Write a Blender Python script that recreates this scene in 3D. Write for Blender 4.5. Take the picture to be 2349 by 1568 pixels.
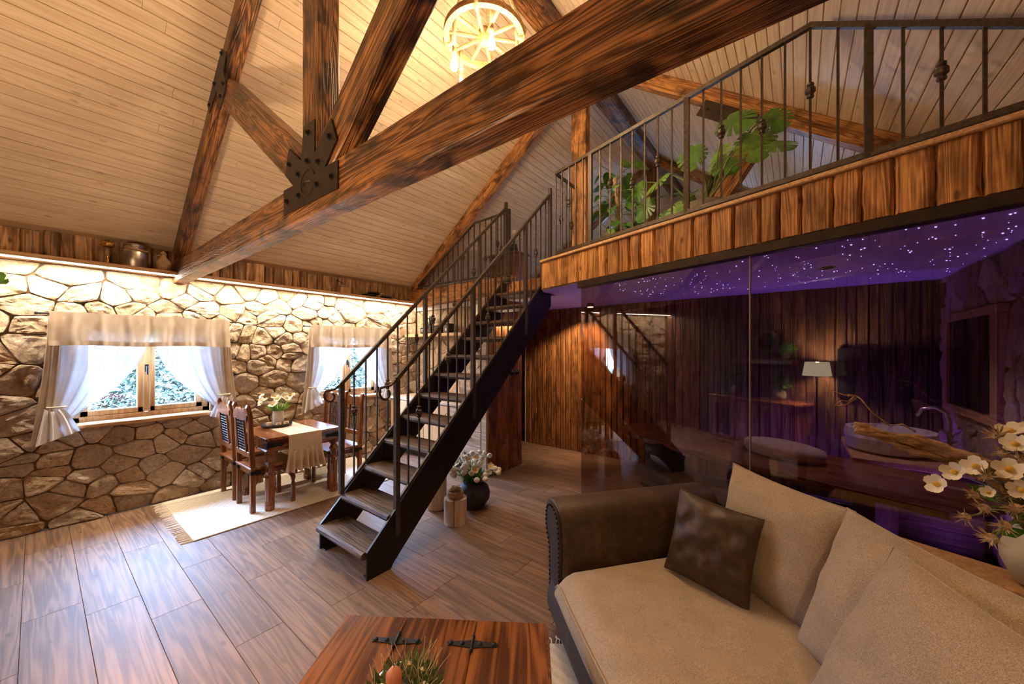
import bpy, math, random
from mathutils import Vector, Matrix, noise

R = random.Random(7)
S = bpy.context.scene
COL = S.collection
for o in list(bpy.data.objects):
    bpy.data.objects.remove(o)

# ------------------------------------------------------------------ camera, world, lights, exposure
cam_d = bpy.data.cameras.new('camera'); cam = bpy.data.objects.new('camera', cam_d); COL.objects.link(cam)
cam.location = (0, 0, 1.65)
cam.rotation_euler = (math.radians(90), 0, math.radians(37.746))
cam_d.sensor_width = 36.0; cam_d.sensor_fit = 'HORIZONTAL'
cam_d.lens = 845.0 / 2349.0 * 36.0
cam_d.shift_y = 19.0 / 2349.0
cam_d.clip_start = 0.05
S.camera = cam

S.view_settings.view_transform = 'Standard'
S.view_settings.look = 'None'
S.view_settings.gamma = 1.0
S.view_settings.use_curve_mapping = False
S.view_settings.exposure = 0.5

w = bpy.data.worlds.new('World'); S.world = w; w.use_nodes = True
bg = w.node_tree.nodes['Background']
bg.inputs[0].default_value = (0.34, 0.56, 1.0, 1)
# overcast sky: zenith three times as bright as the horizon
_nt = w.node_tree
_tc = _nt.nodes.new('ShaderNodeTexCoord'); _sx = _nt.nodes.new('ShaderNodeSeparateXYZ'); _nt.links.new(_tc.outputs['Generated'], _sx.inputs[0])
_mr = _nt.nodes.new('ShaderNodeMapRange'); _mr.inputs[1].default_value = 0.0; _mr.inputs[2].default_value = 1.0
_mr.inputs[3].default_value = 80.0; _mr.inputs[4].default_value = 240.0
_nt.links.new(_sx.outputs[2], _mr.inputs[0]); _nt.links.new(_mr.outputs[0], bg.inputs[1])
S.cycles.max_bounces = 8
S.cycles.transparent_max_bounces = 16
S.cycles.sample_clamp_indirect = 6.0
S.cycles.caustics_reflective = False
S.cycles.caustics_refractive = False


def light(name, kind, loc, energy, color, rot=None, size=None, size_y=None, spot=None, portal=False):
    d = bpy.data.lights.new(name, kind); d.energy = energy; d.color = color
    if kind == 'AREA':
        d.shape = 'RECTANGLE'; d.size = size; d.size_y = size_y or size
        if portal: d.cycles.is_portal = True
    elif kind == 'SPOT':
        d.spot_size = math.radians(spot); d.spot_blend = 0.6; d.shadow_soft_size = size or 0.03
    else:
        d.shadow_soft_size = size or 0.03
    o = bpy.data.objects.new(name, d); COL.objects.link(o); o.location = loc
    if rot: o.rotation_euler = rot
    return o


H90 = math.pi / 2
WARM = (1.0, 0.68, 0.38)
# window portals (sampling aids for the sky seen through the real openings)
light('window_portal', 'AREA', (-5.70, 0.73, 1.44), 1, (1, 1, 1), (0, -H90, 0), 1.02, 1.02, portal=True)
light('window_portal', 'AREA', (-5.70, 2.97, 1.44), 1, (1, 1, 1), (0, -H90, 0), 1.02, 1.02, portal=True)
light('window_portal', 'AREA', (-1.65, 8.60, 2.95), 1, (1, 1, 1), (-H90, 0, 0), 0.5, 0.4, portal=True)
# strip light under the long shelf
light('shelf_strip_light', 'AREA', (-5.285, 1.585, 2.444), 105, (1.0, 0.86, 0.68), (0, math.radians(0), 0), 0.02, 4.80)
# unseen violet floor bar lighting the spa ceiling
light('spa_floor_light', 'AREA', (0.05, 5.06, 0.10), 21, (0.17, 0.07, 1.0), (math.radians(180), 0, 0), 1.9, 0.05).data.spread = math.radians(150)

light('spa_wash_light', 'AREA', (0.93, 3.50, 0.09), 9, (0.24, 0.11, 1.0), (math.radians(180), 0, 0), 0.04, 0.9).data.spread = math.radians(150)  # added unseen floor bar giving the stone wall a violet wash

# ------------------------------------------------------------------ measures of the room
XL, XR, YN, YB = -5.46, 1.15, -0.85, 5.43
YE = 8.6
RX, RZ = -2.075, 5.262
SL, SR = 0.742, 0.72
Z2 = 2.345           # underside of the loft
ZF = 2.60            # loft floor


def ceil_z(x):
    return RZ - SL * (RX - x) if x < RX else RZ - SR * (x - RX)


LP = Vector((-2.31, 3.58, 0)); LD = Vector((1, -0.305, 0)).normalized(); LN = Vector((LD.y, -LD.x, 0))   # LN points to the living room
LROT = math.atan2(LD.y, LD.x)


def lofty(x):
    return 3.58 - 0.305 * (x + 2.31)


# ------------------------------------------------------------------ geometry helpers
class G:
    def __init__(s):
        s.v = []; s.f = []

    def add(s, vs, fs):
        n = len(s.v); s.v += [tuple(v) for v in vs]; s.f += [tuple(i + n for i in f) for f in fs]; return s

    def box(s, x0, x1, y0, y1, z0, z1):
        return s.add([(x0, y0, z0), (x1, y0, z0), (x1, y1, z0), (x0, y1, z0), (x0, y0, z1), (x1, y0, z1), (x1, y1, z1), (x0, y1, z1)],
                     [(0, 3, 2, 1), (4, 5, 6, 7), (0, 1, 5, 4), (1, 2, 6, 5), (2, 3, 7, 6), (3, 0, 4, 7)])

    def cbox(s, x0, x1, y0, y1, z0, z1, b=0.004):
        b = min(b, (x1 - x0) * .45, (y1 - y0) * .45, (z1 - z0) * .45)
        lo = (x0, y0, z0); hi = (x1, y1, z1); vs = []; idx = {}
        for a in range(3):
            for sx in (0, 1):
                for sy in (0, 1):
                    for sz in (0, 1):
                        c = (sx, sy, sz)
                        p = [(hi[k] - (b if k != a else 0)) if c[k] else (lo[k] + (b if k != a else 0)) for k in range(3)]
                        idx[(a, c)] = len(vs); vs.append(p)
        fs = []
        for a in range(3):
            u, v = [(1, 2), (2, 0), (0, 1)][a]
            for sgn in (0, 1):
                q = []
                for cu, cv in ((0, 0), (1, 0), (1, 1), (0, 1)):
                    c = [0, 0, 0]; c[a] = sgn; c[u] = cu; c[v] = cv; q.append(idx[(a, tuple(c))])
                fs.append(q if sgn else q[::-1])
        for a in range(3):
            u, v = [(1, 2), (2, 0), (0, 1)][a]
            for cu in (0, 1):
                for cv in (0, 1):
                    c0 = [0, 0, 0]; c0[u] = cu; c0[v] = cv; c1 = list(c0); c1[a] = 1
                    c0 = tuple(c0); c1 = tuple(c1)
                    q = [idx[(u, c0)], idx[(u, c1)], idx[(v, c1)], idx[(v, c0)]]
                    fs.append(q if cu == cv else q[::-1])
        for sx in (0, 1):
            for sy in (0, 1):
                for sz in (0, 1):
                    c = (sx, sy, sz); q = [idx[(0, c)], idx[(1, c)], idx[(2, c)]]
                    fs.append(q if (sx + sy + sz) % 2 else q[::-1])
        return s.add(vs, fs)

    def prism(s, poly, h0, h1, axis='z'):
        """poly: list of 2-D points (CCW); extruded along axis from h0 to h1. axis x: (y,z), axis y: (x,z)"""
        def P(p, h):
            return {'z': (p[0], p[1], h), 'x': (h, p[0], p[1]), 'y': (p[0], h, p[1])}[axis]
        n = len(poly); vs = [P(p, h0) for p in poly] + [P(p, h1) for p in poly]
        fs = [tuple(range(n))[::-1], tuple(range(n, 2 * n))] + [(i, (i + 1) % n, n + (i + 1) % n, n + i) for i in range(n)]
        if axis == 'y': fs = [f[::-1] for f in fs]
        return s.add(vs, fs)

    def lathe(s, prof, c=(0, 0, 0), seg=20, cap=True):
        vs = []; fs = []
        for r, z in prof:
            for k in range(seg):
                a = 2 * math.pi * k / seg; vs.append((c[0] + r * math.cos(a), c[1] + r * math.sin(a), c[2] + z))
        for i in range(len(prof) - 1):
            for k in range(seg):
                k2 = (k + 1) % seg; fs.append((i * seg + k, i * seg + k2, (i + 1) * seg + k2, (i + 1) * seg + k))
        if cap:
            fs.append(tuple(range(seg))[::-1]); m = (len(prof) - 1) * seg; fs.append(tuple(range(m, m + seg)))
        return s.add(vs, fs)

    def tube(s, pts, r, seg=6, cap=True, square=False):
        pts = [Vector(p) for p in pts]; n = len(pts)
        rr = r if isinstance(r, (list, tuple)) else [r] * n
        if square: seg = 4
        t = (pts[1] - pts[0]).normalized()
        u = t.cross(Vector((0, 0, 1)))
        if u.length < 1e-4: u = Vector((1, 0, 0))
        u.normalize(); vs = []; fs = []
        for i, p in enumerate(pts):
            t2 = (pts[min(i + 1, n - 1)] - pts[max(i - 1, 0)])
            if t2.length > 1e-9: t = t2.normalized()
            u = (u - t * u.dot(t))
            if u.length < 1e-6: u = t.orthogonal()
            u.normalize(); v = t.cross(u)
            for k in range(seg):
                a = 2 * math.pi * (k + (.5 if square else 0)) / seg
                vs.append(p + (u * math.cos(a) + v * math.sin(a)) * rr[i])
        for i in range(n - 1):
            for k in range(seg):
                k2 = (k + 1) % seg; fs.append((i * seg + k, i * seg + k2, (i + 1) * seg + k2, (i + 1) * seg + k))
        if cap:
            fs.append(tuple(range(seg))[::-1]); m = (n - 1) * seg; fs.append(tuple(range(m, m + seg)))
        return s.add(vs, fs)

    def ball(s, c, r, seg=10, rings=6):
        rx, ry, rz = r if isinstance(r, (list, tuple)) else (r, r, r)
        vs = [(c[0], c[1], c[2] - rz)]; fs = []
        for i in range(1, rings):
            a = -H90 + math.pi * i / rings
            for k in range(seg):
                b = 2 * math.pi * k / seg
                vs.append((c[0] + rx * math.cos(a) * math.cos(b), c[1] + ry * math.cos(a) * math.sin(b), c[2] + rz * math.sin(a)))
        vs.append((c[0], c[1], c[2] + rz)); top = len(vs) - 1
        for k in range(seg):
            k2 = (k + 1) % seg; fs.append((0, 1 + k2, 1 + k))
            for i in range(rings - 2):
                a = 1 + i * seg; fs.append((a + k, a + k2, a + seg + k2, a + seg + k))
            a = 1 + (rings - 2) * seg; fs.append((a + k, a + k2, top))
        return s.add(vs, fs)

    def torus(s, c, R0, r, seg=28, ss=8, axis='z'):
        vs = []; fs = []
        for i in range(seg):
            a = 2 * math.pi * i / seg
            for k in range(ss):
                b = 2 * math.pi * k / ss; q = R0 + r * math.cos(b)
                p = (q * math.cos(a), q * math.sin(a), r * math.sin(b))
                if axis == 'x': p = (p[2], p[0], p[1])
                if axis == 'y': p = (p[1], p[2], p[0])
                vs.append((c[0] + p[0], c[1] + p[1], c[2] + p[2]))
        for i in range(seg):
            for k in range(ss):
                i2 = (i + 1) % seg; k2 = (k + 1) % ss; fs.append((i * ss + k, i2 * ss + k, i2 * ss + k2, i * ss + k2))
        return s.add(vs, fs)

    def grid(s, fn, nu, nv, flip=False):
        vs = [fn(i / nu, j / nv) for j in range(nv + 1) for i in range(nu + 1)]; fs = []
        for j in range(nv):
            for i in range(nu):
                a = j * (nu + 1) + i; q = (a, a + 1, a + nu + 2, a + nu + 1); fs.append(q[::-1] if flip else q)
        return s.add(vs, fs)

    def xf(s, M, start=0):
        s.v[start:] = [tuple(M @ Vector(p)) for p in s.v[start:]]; return s


WM = {}


def link(o, parent=None, M=None):
    COL.objects.link(o); M = M or Matrix.Identity(4)
    if parent is not None:
        o.parent = parent; o.matrix_local = WM[parent.name].inverted() @ M
    else:
        o.matrix_world = M; o.matrix_basis = M
    WM[o.name] = M.copy(); return o


def me(name, g, mat, smooth=False):
    m = bpy.data.meshes.new(name); m.from_pydata(g.v, [], g.f); m.update()
    if smooth: m.polygons.foreach_set('use_smooth', [True] * len(m.polygons))
    if mat: m.materials.append(mat)
    return m


def obj(name, g, mat, parent=None, M=None, smooth=False, origin=None):
    """g is in world coordinates unless M is given (then local to M). Things without M get their origin at `origin`."""
    if M is None:
        if origin is not None: M = Matrix.Translation(origin)
        elif parent is not None: M = WM[parent.name].copy()
        else: M = Matrix.Identity(4)
        Mi = M.inverted(); g.v = [tuple(Mi @ Vector(p)) for p in g.v]
    return link(bpy.data.objects.new(name, me(name, g, mat, smooth)), parent, M)


def thing(name, label, cat, loc=(0, 0, 0), rot=0, group=None):
    o = bpy.data.objects.new(name, None); o.empty_display_size = .1
    link(o, None, Matrix.Translation(loc) @ Matrix.Rotation(rot, 4, 'Z'))
    return tag(o, label, cat, group)


def tag(o, label, cat, group=None):
    o['label'] = label; o['category'] = cat
    if group: o['group'] = group
    return o


def structure(name, g, mat):
    o = obj(name, g, mat); o['kind'] = 'structure'; return o


def lib(o):        # geometry in the local frame of thing o
    return WM[o.name].copy()


def copy_tree(src, M, label=None, group=None):
    Mi = M @ WM[src.name].inverted()

    def cp(s, parent):
        c = s.copy(); link(c, parent, Mi @ WM[s.name])
        for ch in list(s.children): cp(ch, c)
        return c
    kids = src
    c = cp(kids, None)
    if label: c['label'] = label
    if group: c['group'] = group
    return c


def axes(o, x, y, z):
    M = Matrix.Identity(4)
    for i, a in enumerate((x, y, z)):
        for k in range(3): M[k][i] = a[k]
    for k in range(3): M[k][3] = o[k]
    return M


def beam_M(p0, p1, up=(0, 0, 1)):
    p0 = Vector(p0); p1 = Vector(p1); x = (p1 - p0).normalized(); y = Vector(up).cross(x).normalized(); z = x.cross(y)
    return axes(p0, x, y, z), (p1 - p0).length


def board(L, W, T, wav=0.004, bev=0.012, n=6, seed=0):
    """board with uneven waney edges: length on +X, width on Y (0..W), face at z=T"""
    r = random.Random(seed); g = G()
    e0 = [r.uniform(-wav, wav) for _ in range(n + 1)]; e1 = [r.uniform(-wav, wav) for _ in range(n + 1)]
    vs = []
    for i in range(n + 1):
        x = L * i / n; a = e0[i]; b = W + e1[i]
        xi = min(max(x, bev * .4), L - bev * .4)
        vs += [(x, a, 0), (x, a, T * .45), (xi, a + bev, T), (xi, b - bev, T), (x, b, T * .45), (x, b, 0)]
    fs = []
    for i in range(n):
        q = i * 6
        for k in range(5): fs.append((q + k, q + 6 + k, q + 7 + k, q + k + 1))
    fs.append((0, 1, 2, 3, 4, 5)); q = n * 6; fs.append((q + 5, q + 4, q + 3, q + 2, q + 1, q))
    fs = [f[::-1] for f in fs]
    return g.add(vs, fs)


# ------------------------------------------------------------------ materials
def new_mat(name):
    m = bpy.data.materials.new(name); m.use_nodes = True; nt = m.node_tree; nt.nodes.clear()
    out = nt.nodes.new('ShaderNodeOutputMaterial'); b = nt.nodes.new('ShaderNodeBsdfPrincipled')
    nt.links.new(b.outputs[0], out.inputs[0]); return m, nt, b, out


def N(nt, t, **kw):
    n = nt.nodes.new(t)
    for k, v in kw.items():
        if k.startswith('i_'): n.inputs[int(k[2:])].default_value = v
        elif k == 'ins':
            for a, b in v.items(): n.inputs[a].default_value = b
        else: setattr(n, k, v)
    return n


def ramp(nt, src, stops):
    n = nt.nodes.new('ShaderNodeValToRGB'); e = n.color_ramp.elements
    while len(e) < len(stops): e.new(0.5)
    for i, (p, c) in enumerate(stops):
        e[i].position = p; e[i].color = (c, c, c, 1) if isinstance(c, (int, float)) else (*c, 1)
    nt.links.new(src, n.inputs[0]); return n.outputs[0]


def mixc(nt, fac, a, b, mode='MIX'):
    n = nt.nodes.new('ShaderNodeMix'); n.data_type = 'RGBA'; n.blend_type = mode
    for sock, v in ((n.inputs[0], fac), (n.inputs[6], a), (n.inputs[7], b)):
        if isinstance(v, (int, float)): sock.default_value = v
        elif isinstance(v, tuple): sock.default_value = (*v, 1)
        else: nt.links.new(v, sock)
    return n.outputs[2]


def coords(nt, axis='X', along=1.0, across=12.0, jitter=True):
    tc = nt.nodes.new('ShaderNodeTexCoord'); oi = nt.nodes.new('ShaderNodeObjectInfo')
    mp = nt.nodes.new('ShaderNodeMapping')
    sc = [across] * 3; sc['XYZ'.index(axis)] = along; mp.inputs['Scale'].default_value = sc
    ad = nt.nodes.new('ShaderNodeVectorMath'); ad.operation = 'MULTIPLY_ADD'
    cb = nt.nodes.new('ShaderNodeCombineXYZ')
    for k in range(3): nt.links.new(oi.outputs['Random'], cb.inputs[k])
    nt.links.new(cb.outputs[0], ad.inputs[0]); ad.inputs[1].default_value = (7.3, 13.1, 19.7) if jitter else (0, 0, 0)
    nt.links.new(tc.outputs['Object'], ad.inputs[2]); nt.links.new(ad.outputs[0], mp.inputs[0])
    return ad.outputs[0], mp.outputs[0], oi.outputs['Random']


def bump(nt, h, strength, dist, b):
    n = nt.nodes.new('ShaderNodeBump'); n.inputs['Strength'].default_value = strength; n.inputs['Distance'].default_value = dist
    nt.links.new(h, n.inputs['Height']); nt.links.new(n.outputs[0], b.inputs['Normal'])


def wood(name, dark, light, axis='X', scorch=0.0, rough=0.5, var=0.25, along=0.9, across=11.0, knots=0.0, bumpy=0.25, spec=0.4, burn=(0.02, 0.012, 0.008), burn_scale=(1.6, 5.0), coat=0.0, streak=0.55, ring=0.16, ringf=60.0, bedge=(0.45, 0.68)):
    m, nt, b, out = new_mat(name)
    raw, v, rnd = coords(nt, axis, along, across)
    n1 = N(nt, 'ShaderNodeTexNoise', ins={'Scale': 1.0, 'Detail': 6.0, 'Roughness': 0.62, 'Distortion': 0.6}); nt.links.new(v, n1.inputs['Vector'])
    # long growth rings: distorted bands across the grain
    mp2 = nt.nodes.new('ShaderNodeMapping'); sc = [9.0] * 3; sc['XYZ'.index(axis)] = 0.55; mp2.inputs['Scale'].default_value = sc; nt.links.new(raw, mp2.inputs[0])
    n2 = N(nt, 'ShaderNodeTexNoise', ins={'Scale': 1.0, 'Detail': 2.0, 'Roughness': 0.5}); nt.links.new(mp2.outputs[0], n2.inputs['Vector'])
    ml = N(nt, 'ShaderNodeMath', operation='MULTIPLY', i_1=ringf); nt.links.new(n2.outputs['Fac'], ml.inputs[0])
    sn = N(nt, 'ShaderNodeMath', operation='SINE'); nt.links.new(ml.outputs[0], sn.inputs[0])
    md = N(nt, 'ShaderNodeMath', operation='MULTIPLY_ADD', i_1=ring, i_2=0.0); nt.links.new(sn.outputs[0], md.inputs[0])
    sm = N(nt, 'ShaderNodeMath', operation='ADD'); nt.links.new(n1.outputs['Fac'], sm.inputs[0]); nt.links.new(md.outputs[0], sm.inputs[1])
    mp5 = nt.nodes.new('ShaderNodeMapping'); sc = [across * 7.0] * 3; sc['XYZ'.index(axis)] = along * 2.2; mp5.inputs['Scale'].default_value = sc; nt.links.new(raw, mp5.inputs[0])
    n5 = N(nt, 'ShaderNodeTexNoise', ins={'Scale': 1.0, 'Detail': 2.0, 'Roughness': 0.6}); nt.links.new(mp5.outputs[0], n5.inputs['Vector'])
    s5 = N(nt, 'ShaderNodeMath', operation='MULTIPLY_ADD', i_1=streak, i_2=-streak / 2); nt.links.new(n5.outputs['Fac'], s5.inputs[0])
    sm5 = N(nt, 'ShaderNodeMath', operation='ADD'); nt.links.new(sm.outputs[0], sm5.inputs[0]); nt.links.new(s5.outputs[0], sm5.inputs[1]); sm = sm5
    c = ramp(nt, sm.outputs[0], [(0.28, dark), (0.72, light)])
    vr = N(nt, 'ShaderNodeMath', operation='MULTIPLY_ADD', i_1=2 * var, i_2=1 - var); nt.links.new(rnd, vr.inputs[0])
    cb = nt.nodes.new('ShaderNodeCombineColor')
    for k in range(3): nt.links.new(vr.outputs[0], cb.inputs[k])
    c = mixc(nt, 1.0, c, cb.outputs[0], 'MULTIPLY')
    if scorch > 0:
        mp3 = nt.nodes.new('ShaderNodeMapping'); sc = [burn_scale[1]] * 3; sc['XYZ'.index(axis)] = burn_scale[0]; mp3.inputs['Scale'].default_value = sc; nt.links.new(raw, mp3.inputs[0])
        n3 = N(nt, 'ShaderNodeTexNoise', ins={'Scale': 1.0, 'Detail': 3.0, 'Roughness': 0.6, 'Distortion': 0.4}); nt.links.new(mp3.outputs[0], n3.inputs['Vector'])
        f = ramp(nt, n3.outputs['Fac'], [(bedge[0], 0.0), (bedge[1], scorch)]); c = mixc(nt, f, c, burn)
    if knots > 0:
        mp4 = nt.nodes.new('ShaderNodeMapping'); sc = [9.0] * 3; sc['XYZ'.index(axis)] = 4.0; mp4.inputs['Scale'].default_value = sc; nt.links.new(raw, mp4.inputs[0])
        vo = N(nt, 'ShaderNodeTexVoronoi', ins={'Scale': 1.0}); nt.links.new(mp4.outputs[0], vo.inputs['Vector'])
        f = ramp(nt, vo.outputs['Distance'], [(0.06, knots), (0.14, 0.0)]); c = mixc(nt, f, c, tuple(x * .35 for x in dark))
    nt.links.new(c, b.inputs['Base Color']); b.inputs['Roughness'].default_value = rough; b.inputs['Specular IOR Level'].default_value = spec
    b.inputs['Coat Weight'].default_value = coat; b.inputs['Coat Roughness'].default_value = 0.12
    bump(nt, sm.outputs[0], bumpy, 0.01, b)
    return m


def plain(name, col, rough=0.5, metal=0.0, noise_s=0.0, amt=0.3, bumpy=0.0, spec=0.5, sheen=0.0, detail=4.0):
    m, nt, b, out = new_mat(name)
    b.inputs['Roughness'].default_value = rough; b.inputs['Metallic'].default_value = metal; b.inputs['Specular IOR Level'].default_value = spec
    b.inputs['Sheen Weight'].default_value = sheen
    if noise_s:
        raw, v, rnd = coords(nt, 'X', noise_s, noise_s)
        n1 = N(nt, 'ShaderNodeTexNoise', ins={'Scale': 1.0, 'Detail': detail, 'Roughness': 0.6}); nt.links.new(v, n1.inputs['Vector'])
        c = ramp(nt, n1.outputs['Fac'], [(0.3, tuple(x * (1 - amt) for x in col)), (0.7, tuple(min(1, x * (1 + amt)) for x in col))])
        nt.links.new(c, b.inputs['Base Color'])
        if bumpy: bump(nt, n1.outputs['Fac'], bumpy, 0.01, b)
    else:
        b.inputs['Base Color'].default_value = (*col, 1)
    return m


def emit(name, col, strength):
    m = bpy.data.materials.new(name); m.use_nodes = True; nt = m.node_tree; nt.nodes.clear()
    out = nt.nodes.new('ShaderNodeOutputMaterial'); e = nt.nodes.new('ShaderNodeEmission'); e.inputs[0].default_value = (*col, 1); e.inputs[1].default_value = strength
    nt.links.new(e.outputs[0], out.inputs[0]); return m


def glass(name, tint, f0=0.04, rough=0.0):
    m = bpy.data.materials.new(name); m.use_nodes = True; nt = m.node_tree; nt.nodes.clear()
    out = nt.nodes.new('ShaderNodeOutputMaterial'); tr = nt.nodes.new('ShaderNodeBsdfTransparent'); tr.inputs[0].default_value = (*tint, 1)
    gl = nt.nodes.new('ShaderNodeBsdfGlossy'); gl.inputs['Roughness'].default_value = rough
    lw = nt.nodes.new('ShaderNodeLayerWeight'); lw.inputs[0].default_value = 0.5
    pw = N(nt, 'ShaderNodeMath', operation='POWER', i_1=5.0); nt.links.new(lw.outputs['Facing'], pw.inputs[0])
    ma = N(nt, 'ShaderNodeMath', operation='MULTIPLY_ADD', i_1=1 - f0, i_2=f0); nt.links.new(pw.outputs[0], ma.inputs[0])
    mx = nt.nodes.new('ShaderNodeMixShader'); nt.links.new(ma.outputs[0], mx.inputs[0]); nt.links.new(tr.outputs[0], mx.inputs[1]); nt.links.new(gl.outputs[0], mx.inputs[2])
    nt.links.new(mx.outputs[0], out.inputs[0]); return m


def cloth(name, col, weave=300.0, trans=0.0, transp=0.0, amt=0.18, rough=0.9, bumpy=0.2, sheen=0.2):
    m, nt, b, out = new_mat(name)
    raw, v, rnd = coords(nt, 'X', weave, weave)
    n1 = N(nt, 'ShaderNodeTexNoise', ins={'Scale': 1.0, 'Detail': 2.0, 'Roughness': 0.7}); nt.links.new(v, n1.inputs['Vector'])
    n2 = N(nt, 'ShaderNodeTexNoise', ins={'Scale': 9.0, 'Detail': 3.0}); nt.links.new(raw, n2.inputs['Vector'])
    c = ramp(nt, n1.outputs['Fac'], [(0.3, tuple(x * (1 - amt) for x in col)), (0.7, tuple(min(1, x * (1 + amt)) for x in col))])
    c2 = ramp(nt, n2.outputs['Fac'], [(0.3, 0.9), (0.7, 1.05)])
    c = mixc(nt, 1.0, c, c2, 'MULTIPLY'); nt.links.new(c, b.inputs['Base Color'])
    b.inputs['Roughness'].default_value = rough; b.inputs['Sheen Weight'].default_value = sheen; b.inputs['Specular IOR Level'].default_value = 0.2
    bump(nt, n1.outputs['Fac'], bumpy, 0.004, b)
    last = b.outputs[0]
    if trans:
        t = nt.nodes.new('ShaderNodeBsdfTranslucent'); nt.links.new(c, t.inputs[0]); mx = nt.nodes.new('ShaderNodeMixShader'); mx.inputs[0].default_value = trans
        nt.links.new(last, mx.inputs[1]); nt.links.new(t.outputs[0], mx.inputs[2]); last = mx.outputs[0]
    if transp:
        t = nt.nodes.new('ShaderNodeBsdfTransparent'); mx = nt.nodes.new('ShaderNodeMixShader'); mx.inputs[0].default_value = transp
        nt.links.new(last, mx.inputs[1]); nt.links.new(t.outputs[0], mx.inputs[2]); last = mx.outputs[0]
    nt.links.new(last, out.inputs[0]); return m


def stone_mat(name):
    m, nt, b, out = new_mat(name)
    raw, v, rnd = coords(nt, 'Z', 4.0, 3.0)
    n1 = N(nt, 'ShaderNodeTexNoise', ins={'Scale': 1.3, 'Detail': 8.0, 'Roughness': 0.65, 'Distortion': 0.5}); nt.links.new(v, n1.inputs['Vector'])
    n2 = N(nt, 'ShaderNodeTexNoise', ins={'Scale': 14.0, 'Detail': 8.0, 'Roughness': 0.7}); nt.links.new(raw, n2.inputs['Vector'])
    c = ramp(nt, n1.outputs['Fac'], [(0.26, (0.24, 0.165, 0.105)), (0.42, (0.56, 0.43, 0.30)), (0.6, (0.70, 0.58, 0.45)), (0.78, (0.78, 0.69, 0.57))])
    c2 = ramp(nt, rnd, [(0.0, (0.70, 0.60, 0.50)), (0.25, (1.0, 0.95, 0.89)), (0.5, (0.82, 0.80, 0.78)), (0.75, (0.98, 0.84, 0.68)), (1.0, (1.05, 1.02, 0.98))])
    c = mixc(nt, 1.0, c, c2, 'MULTIPLY')
    f = ramp(nt, n2.outputs['Fac'], [(0.62, 0.0), (0.78, 0.6)]); c = mixc(nt, f, c, (0.10, 0.06, 0.035))
    n3 = N(nt, 'ShaderNodeTexNoise', ins={'Scale': 38.0, 'Detail': 6.0, 'Roughness': 0.75}); nt.links.new(raw, n3.inputs['Vector'])
    c = mixc(nt, 1.0, c, ramp(nt, n3.outputs['Fac'], [(0.34, 0.66), (0.5, 1.05), (0.7, 1.2)]), 'MULTIPLY')
    vo = N(nt, 'ShaderNodeTexVoronoi', ins={'Scale': 11.0}); vo.feature = 'F1'; nt.links.new(raw, vo.inputs['Vector'])
    nt.links.new(c, b.inputs['Base Color']); b.inputs['Roughness'].default_value = 0.9; b.inputs['Specular IOR Level'].default_value = 0.2
    ad = N(nt, 'ShaderNodeMath', operation='MULTIPLY_ADD', i_1=0.5); nt.links.new(n2.outputs['Fac'], ad.inputs[0]); nt.links.new(n1.outputs['Fac'], ad.inputs[2])
    ad2 = N(nt, 'ShaderNodeMath', operation='MULTIPLY_ADD', i_1=0.35); nt.links.new(n3.outputs['Fac'], ad2.inputs[0]); nt.links.new(ad.outputs[0], ad2.inputs[2])
    ad3 = N(nt, 'ShaderNodeMath', operation='MULTIPLY_ADD', i_1=0.55); nt.links.new(vo.outputs['Distance'], ad3.inputs[0]); nt.links.new(ad2.outputs[0], ad3.inputs[2])
    bump(nt, ad3.outputs[0], 1.0, 0.055, b); return m


def lattice_floor_mat(name):
    m = wood(name, (0.105, 0.056, 0.032), (0.225, 0.125, 0.070), 'X', 0.3, 0.58, 0.2, 0.8, 15.0, 0.6, 0.06, 0.5, (0.075, 0.045, 0.03), (1.6, 4.5), streak=.6)
    return m


def rug_mat(name):
    m, nt, b, out = new_mat(name)
    tc = nt.nodes.new('ShaderNodeTexCoord'); mp = nt.nodes.new('ShaderNodeMapping'); nt.links.new(tc.outputs['Object'], mp.inputs[0])
    mp.inputs['Scale'].default_value = (1, 1, 1)
    n1 = N(nt, 'ShaderNodeTexNoise', ins={'Scale': 160.0, 'Detail': 2.0}); nt.links.new(mp.outputs[0], n1.inputs['Vector'])
    sx = nt.nodes.new('ShaderNodeSeparateXYZ'); nt.links.new(mp.outputs[0], sx.inputs[0])

    def tri(src, period):
        a = N(nt, 'ShaderNodeMath', operation='PINGPONG', i_1=period); nt.links.new(src, a.inputs[0]); return a.outputs[0]
    a = tri(sx.outputs[0], 0.22); c2 = tri(sx.outputs[1], 0.30)
    sm = N(nt, 'ShaderNodeMath', operation='ADD'); nt.links.new(a, sm.inputs[0]); nt.links.new(c2, sm.inputs[1])
    st = tri(sm.outputs[0], 0.035)
    f = ramp(nt, st, [(0.012, 0.0), (0.020, 1.0)])
    nn = ramp(nt, n1.outputs['Fac'], [(0.35, 0.0), (0.65, 1.0)])
    mu = N(nt, 'ShaderNodeMath', operation='MULTIPLY'); nt.links.new(f, mu.inputs[0]); nt.links.new(nn, mu.inputs[1])
    c = mixc(nt, mu.outputs[0], (0.66, 0.58, 0.47), (0.50, 0.41, 0.31))
    nt.links.new(c, b.inputs['Base Color']); b.inputs['Roughness'].default_value = 0.95; b.inputs['Specular IOR Level'].default_value = 0.1
    bump(nt, n1.outputs['Fac'], 0.5, 0.006, b); return m


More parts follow.
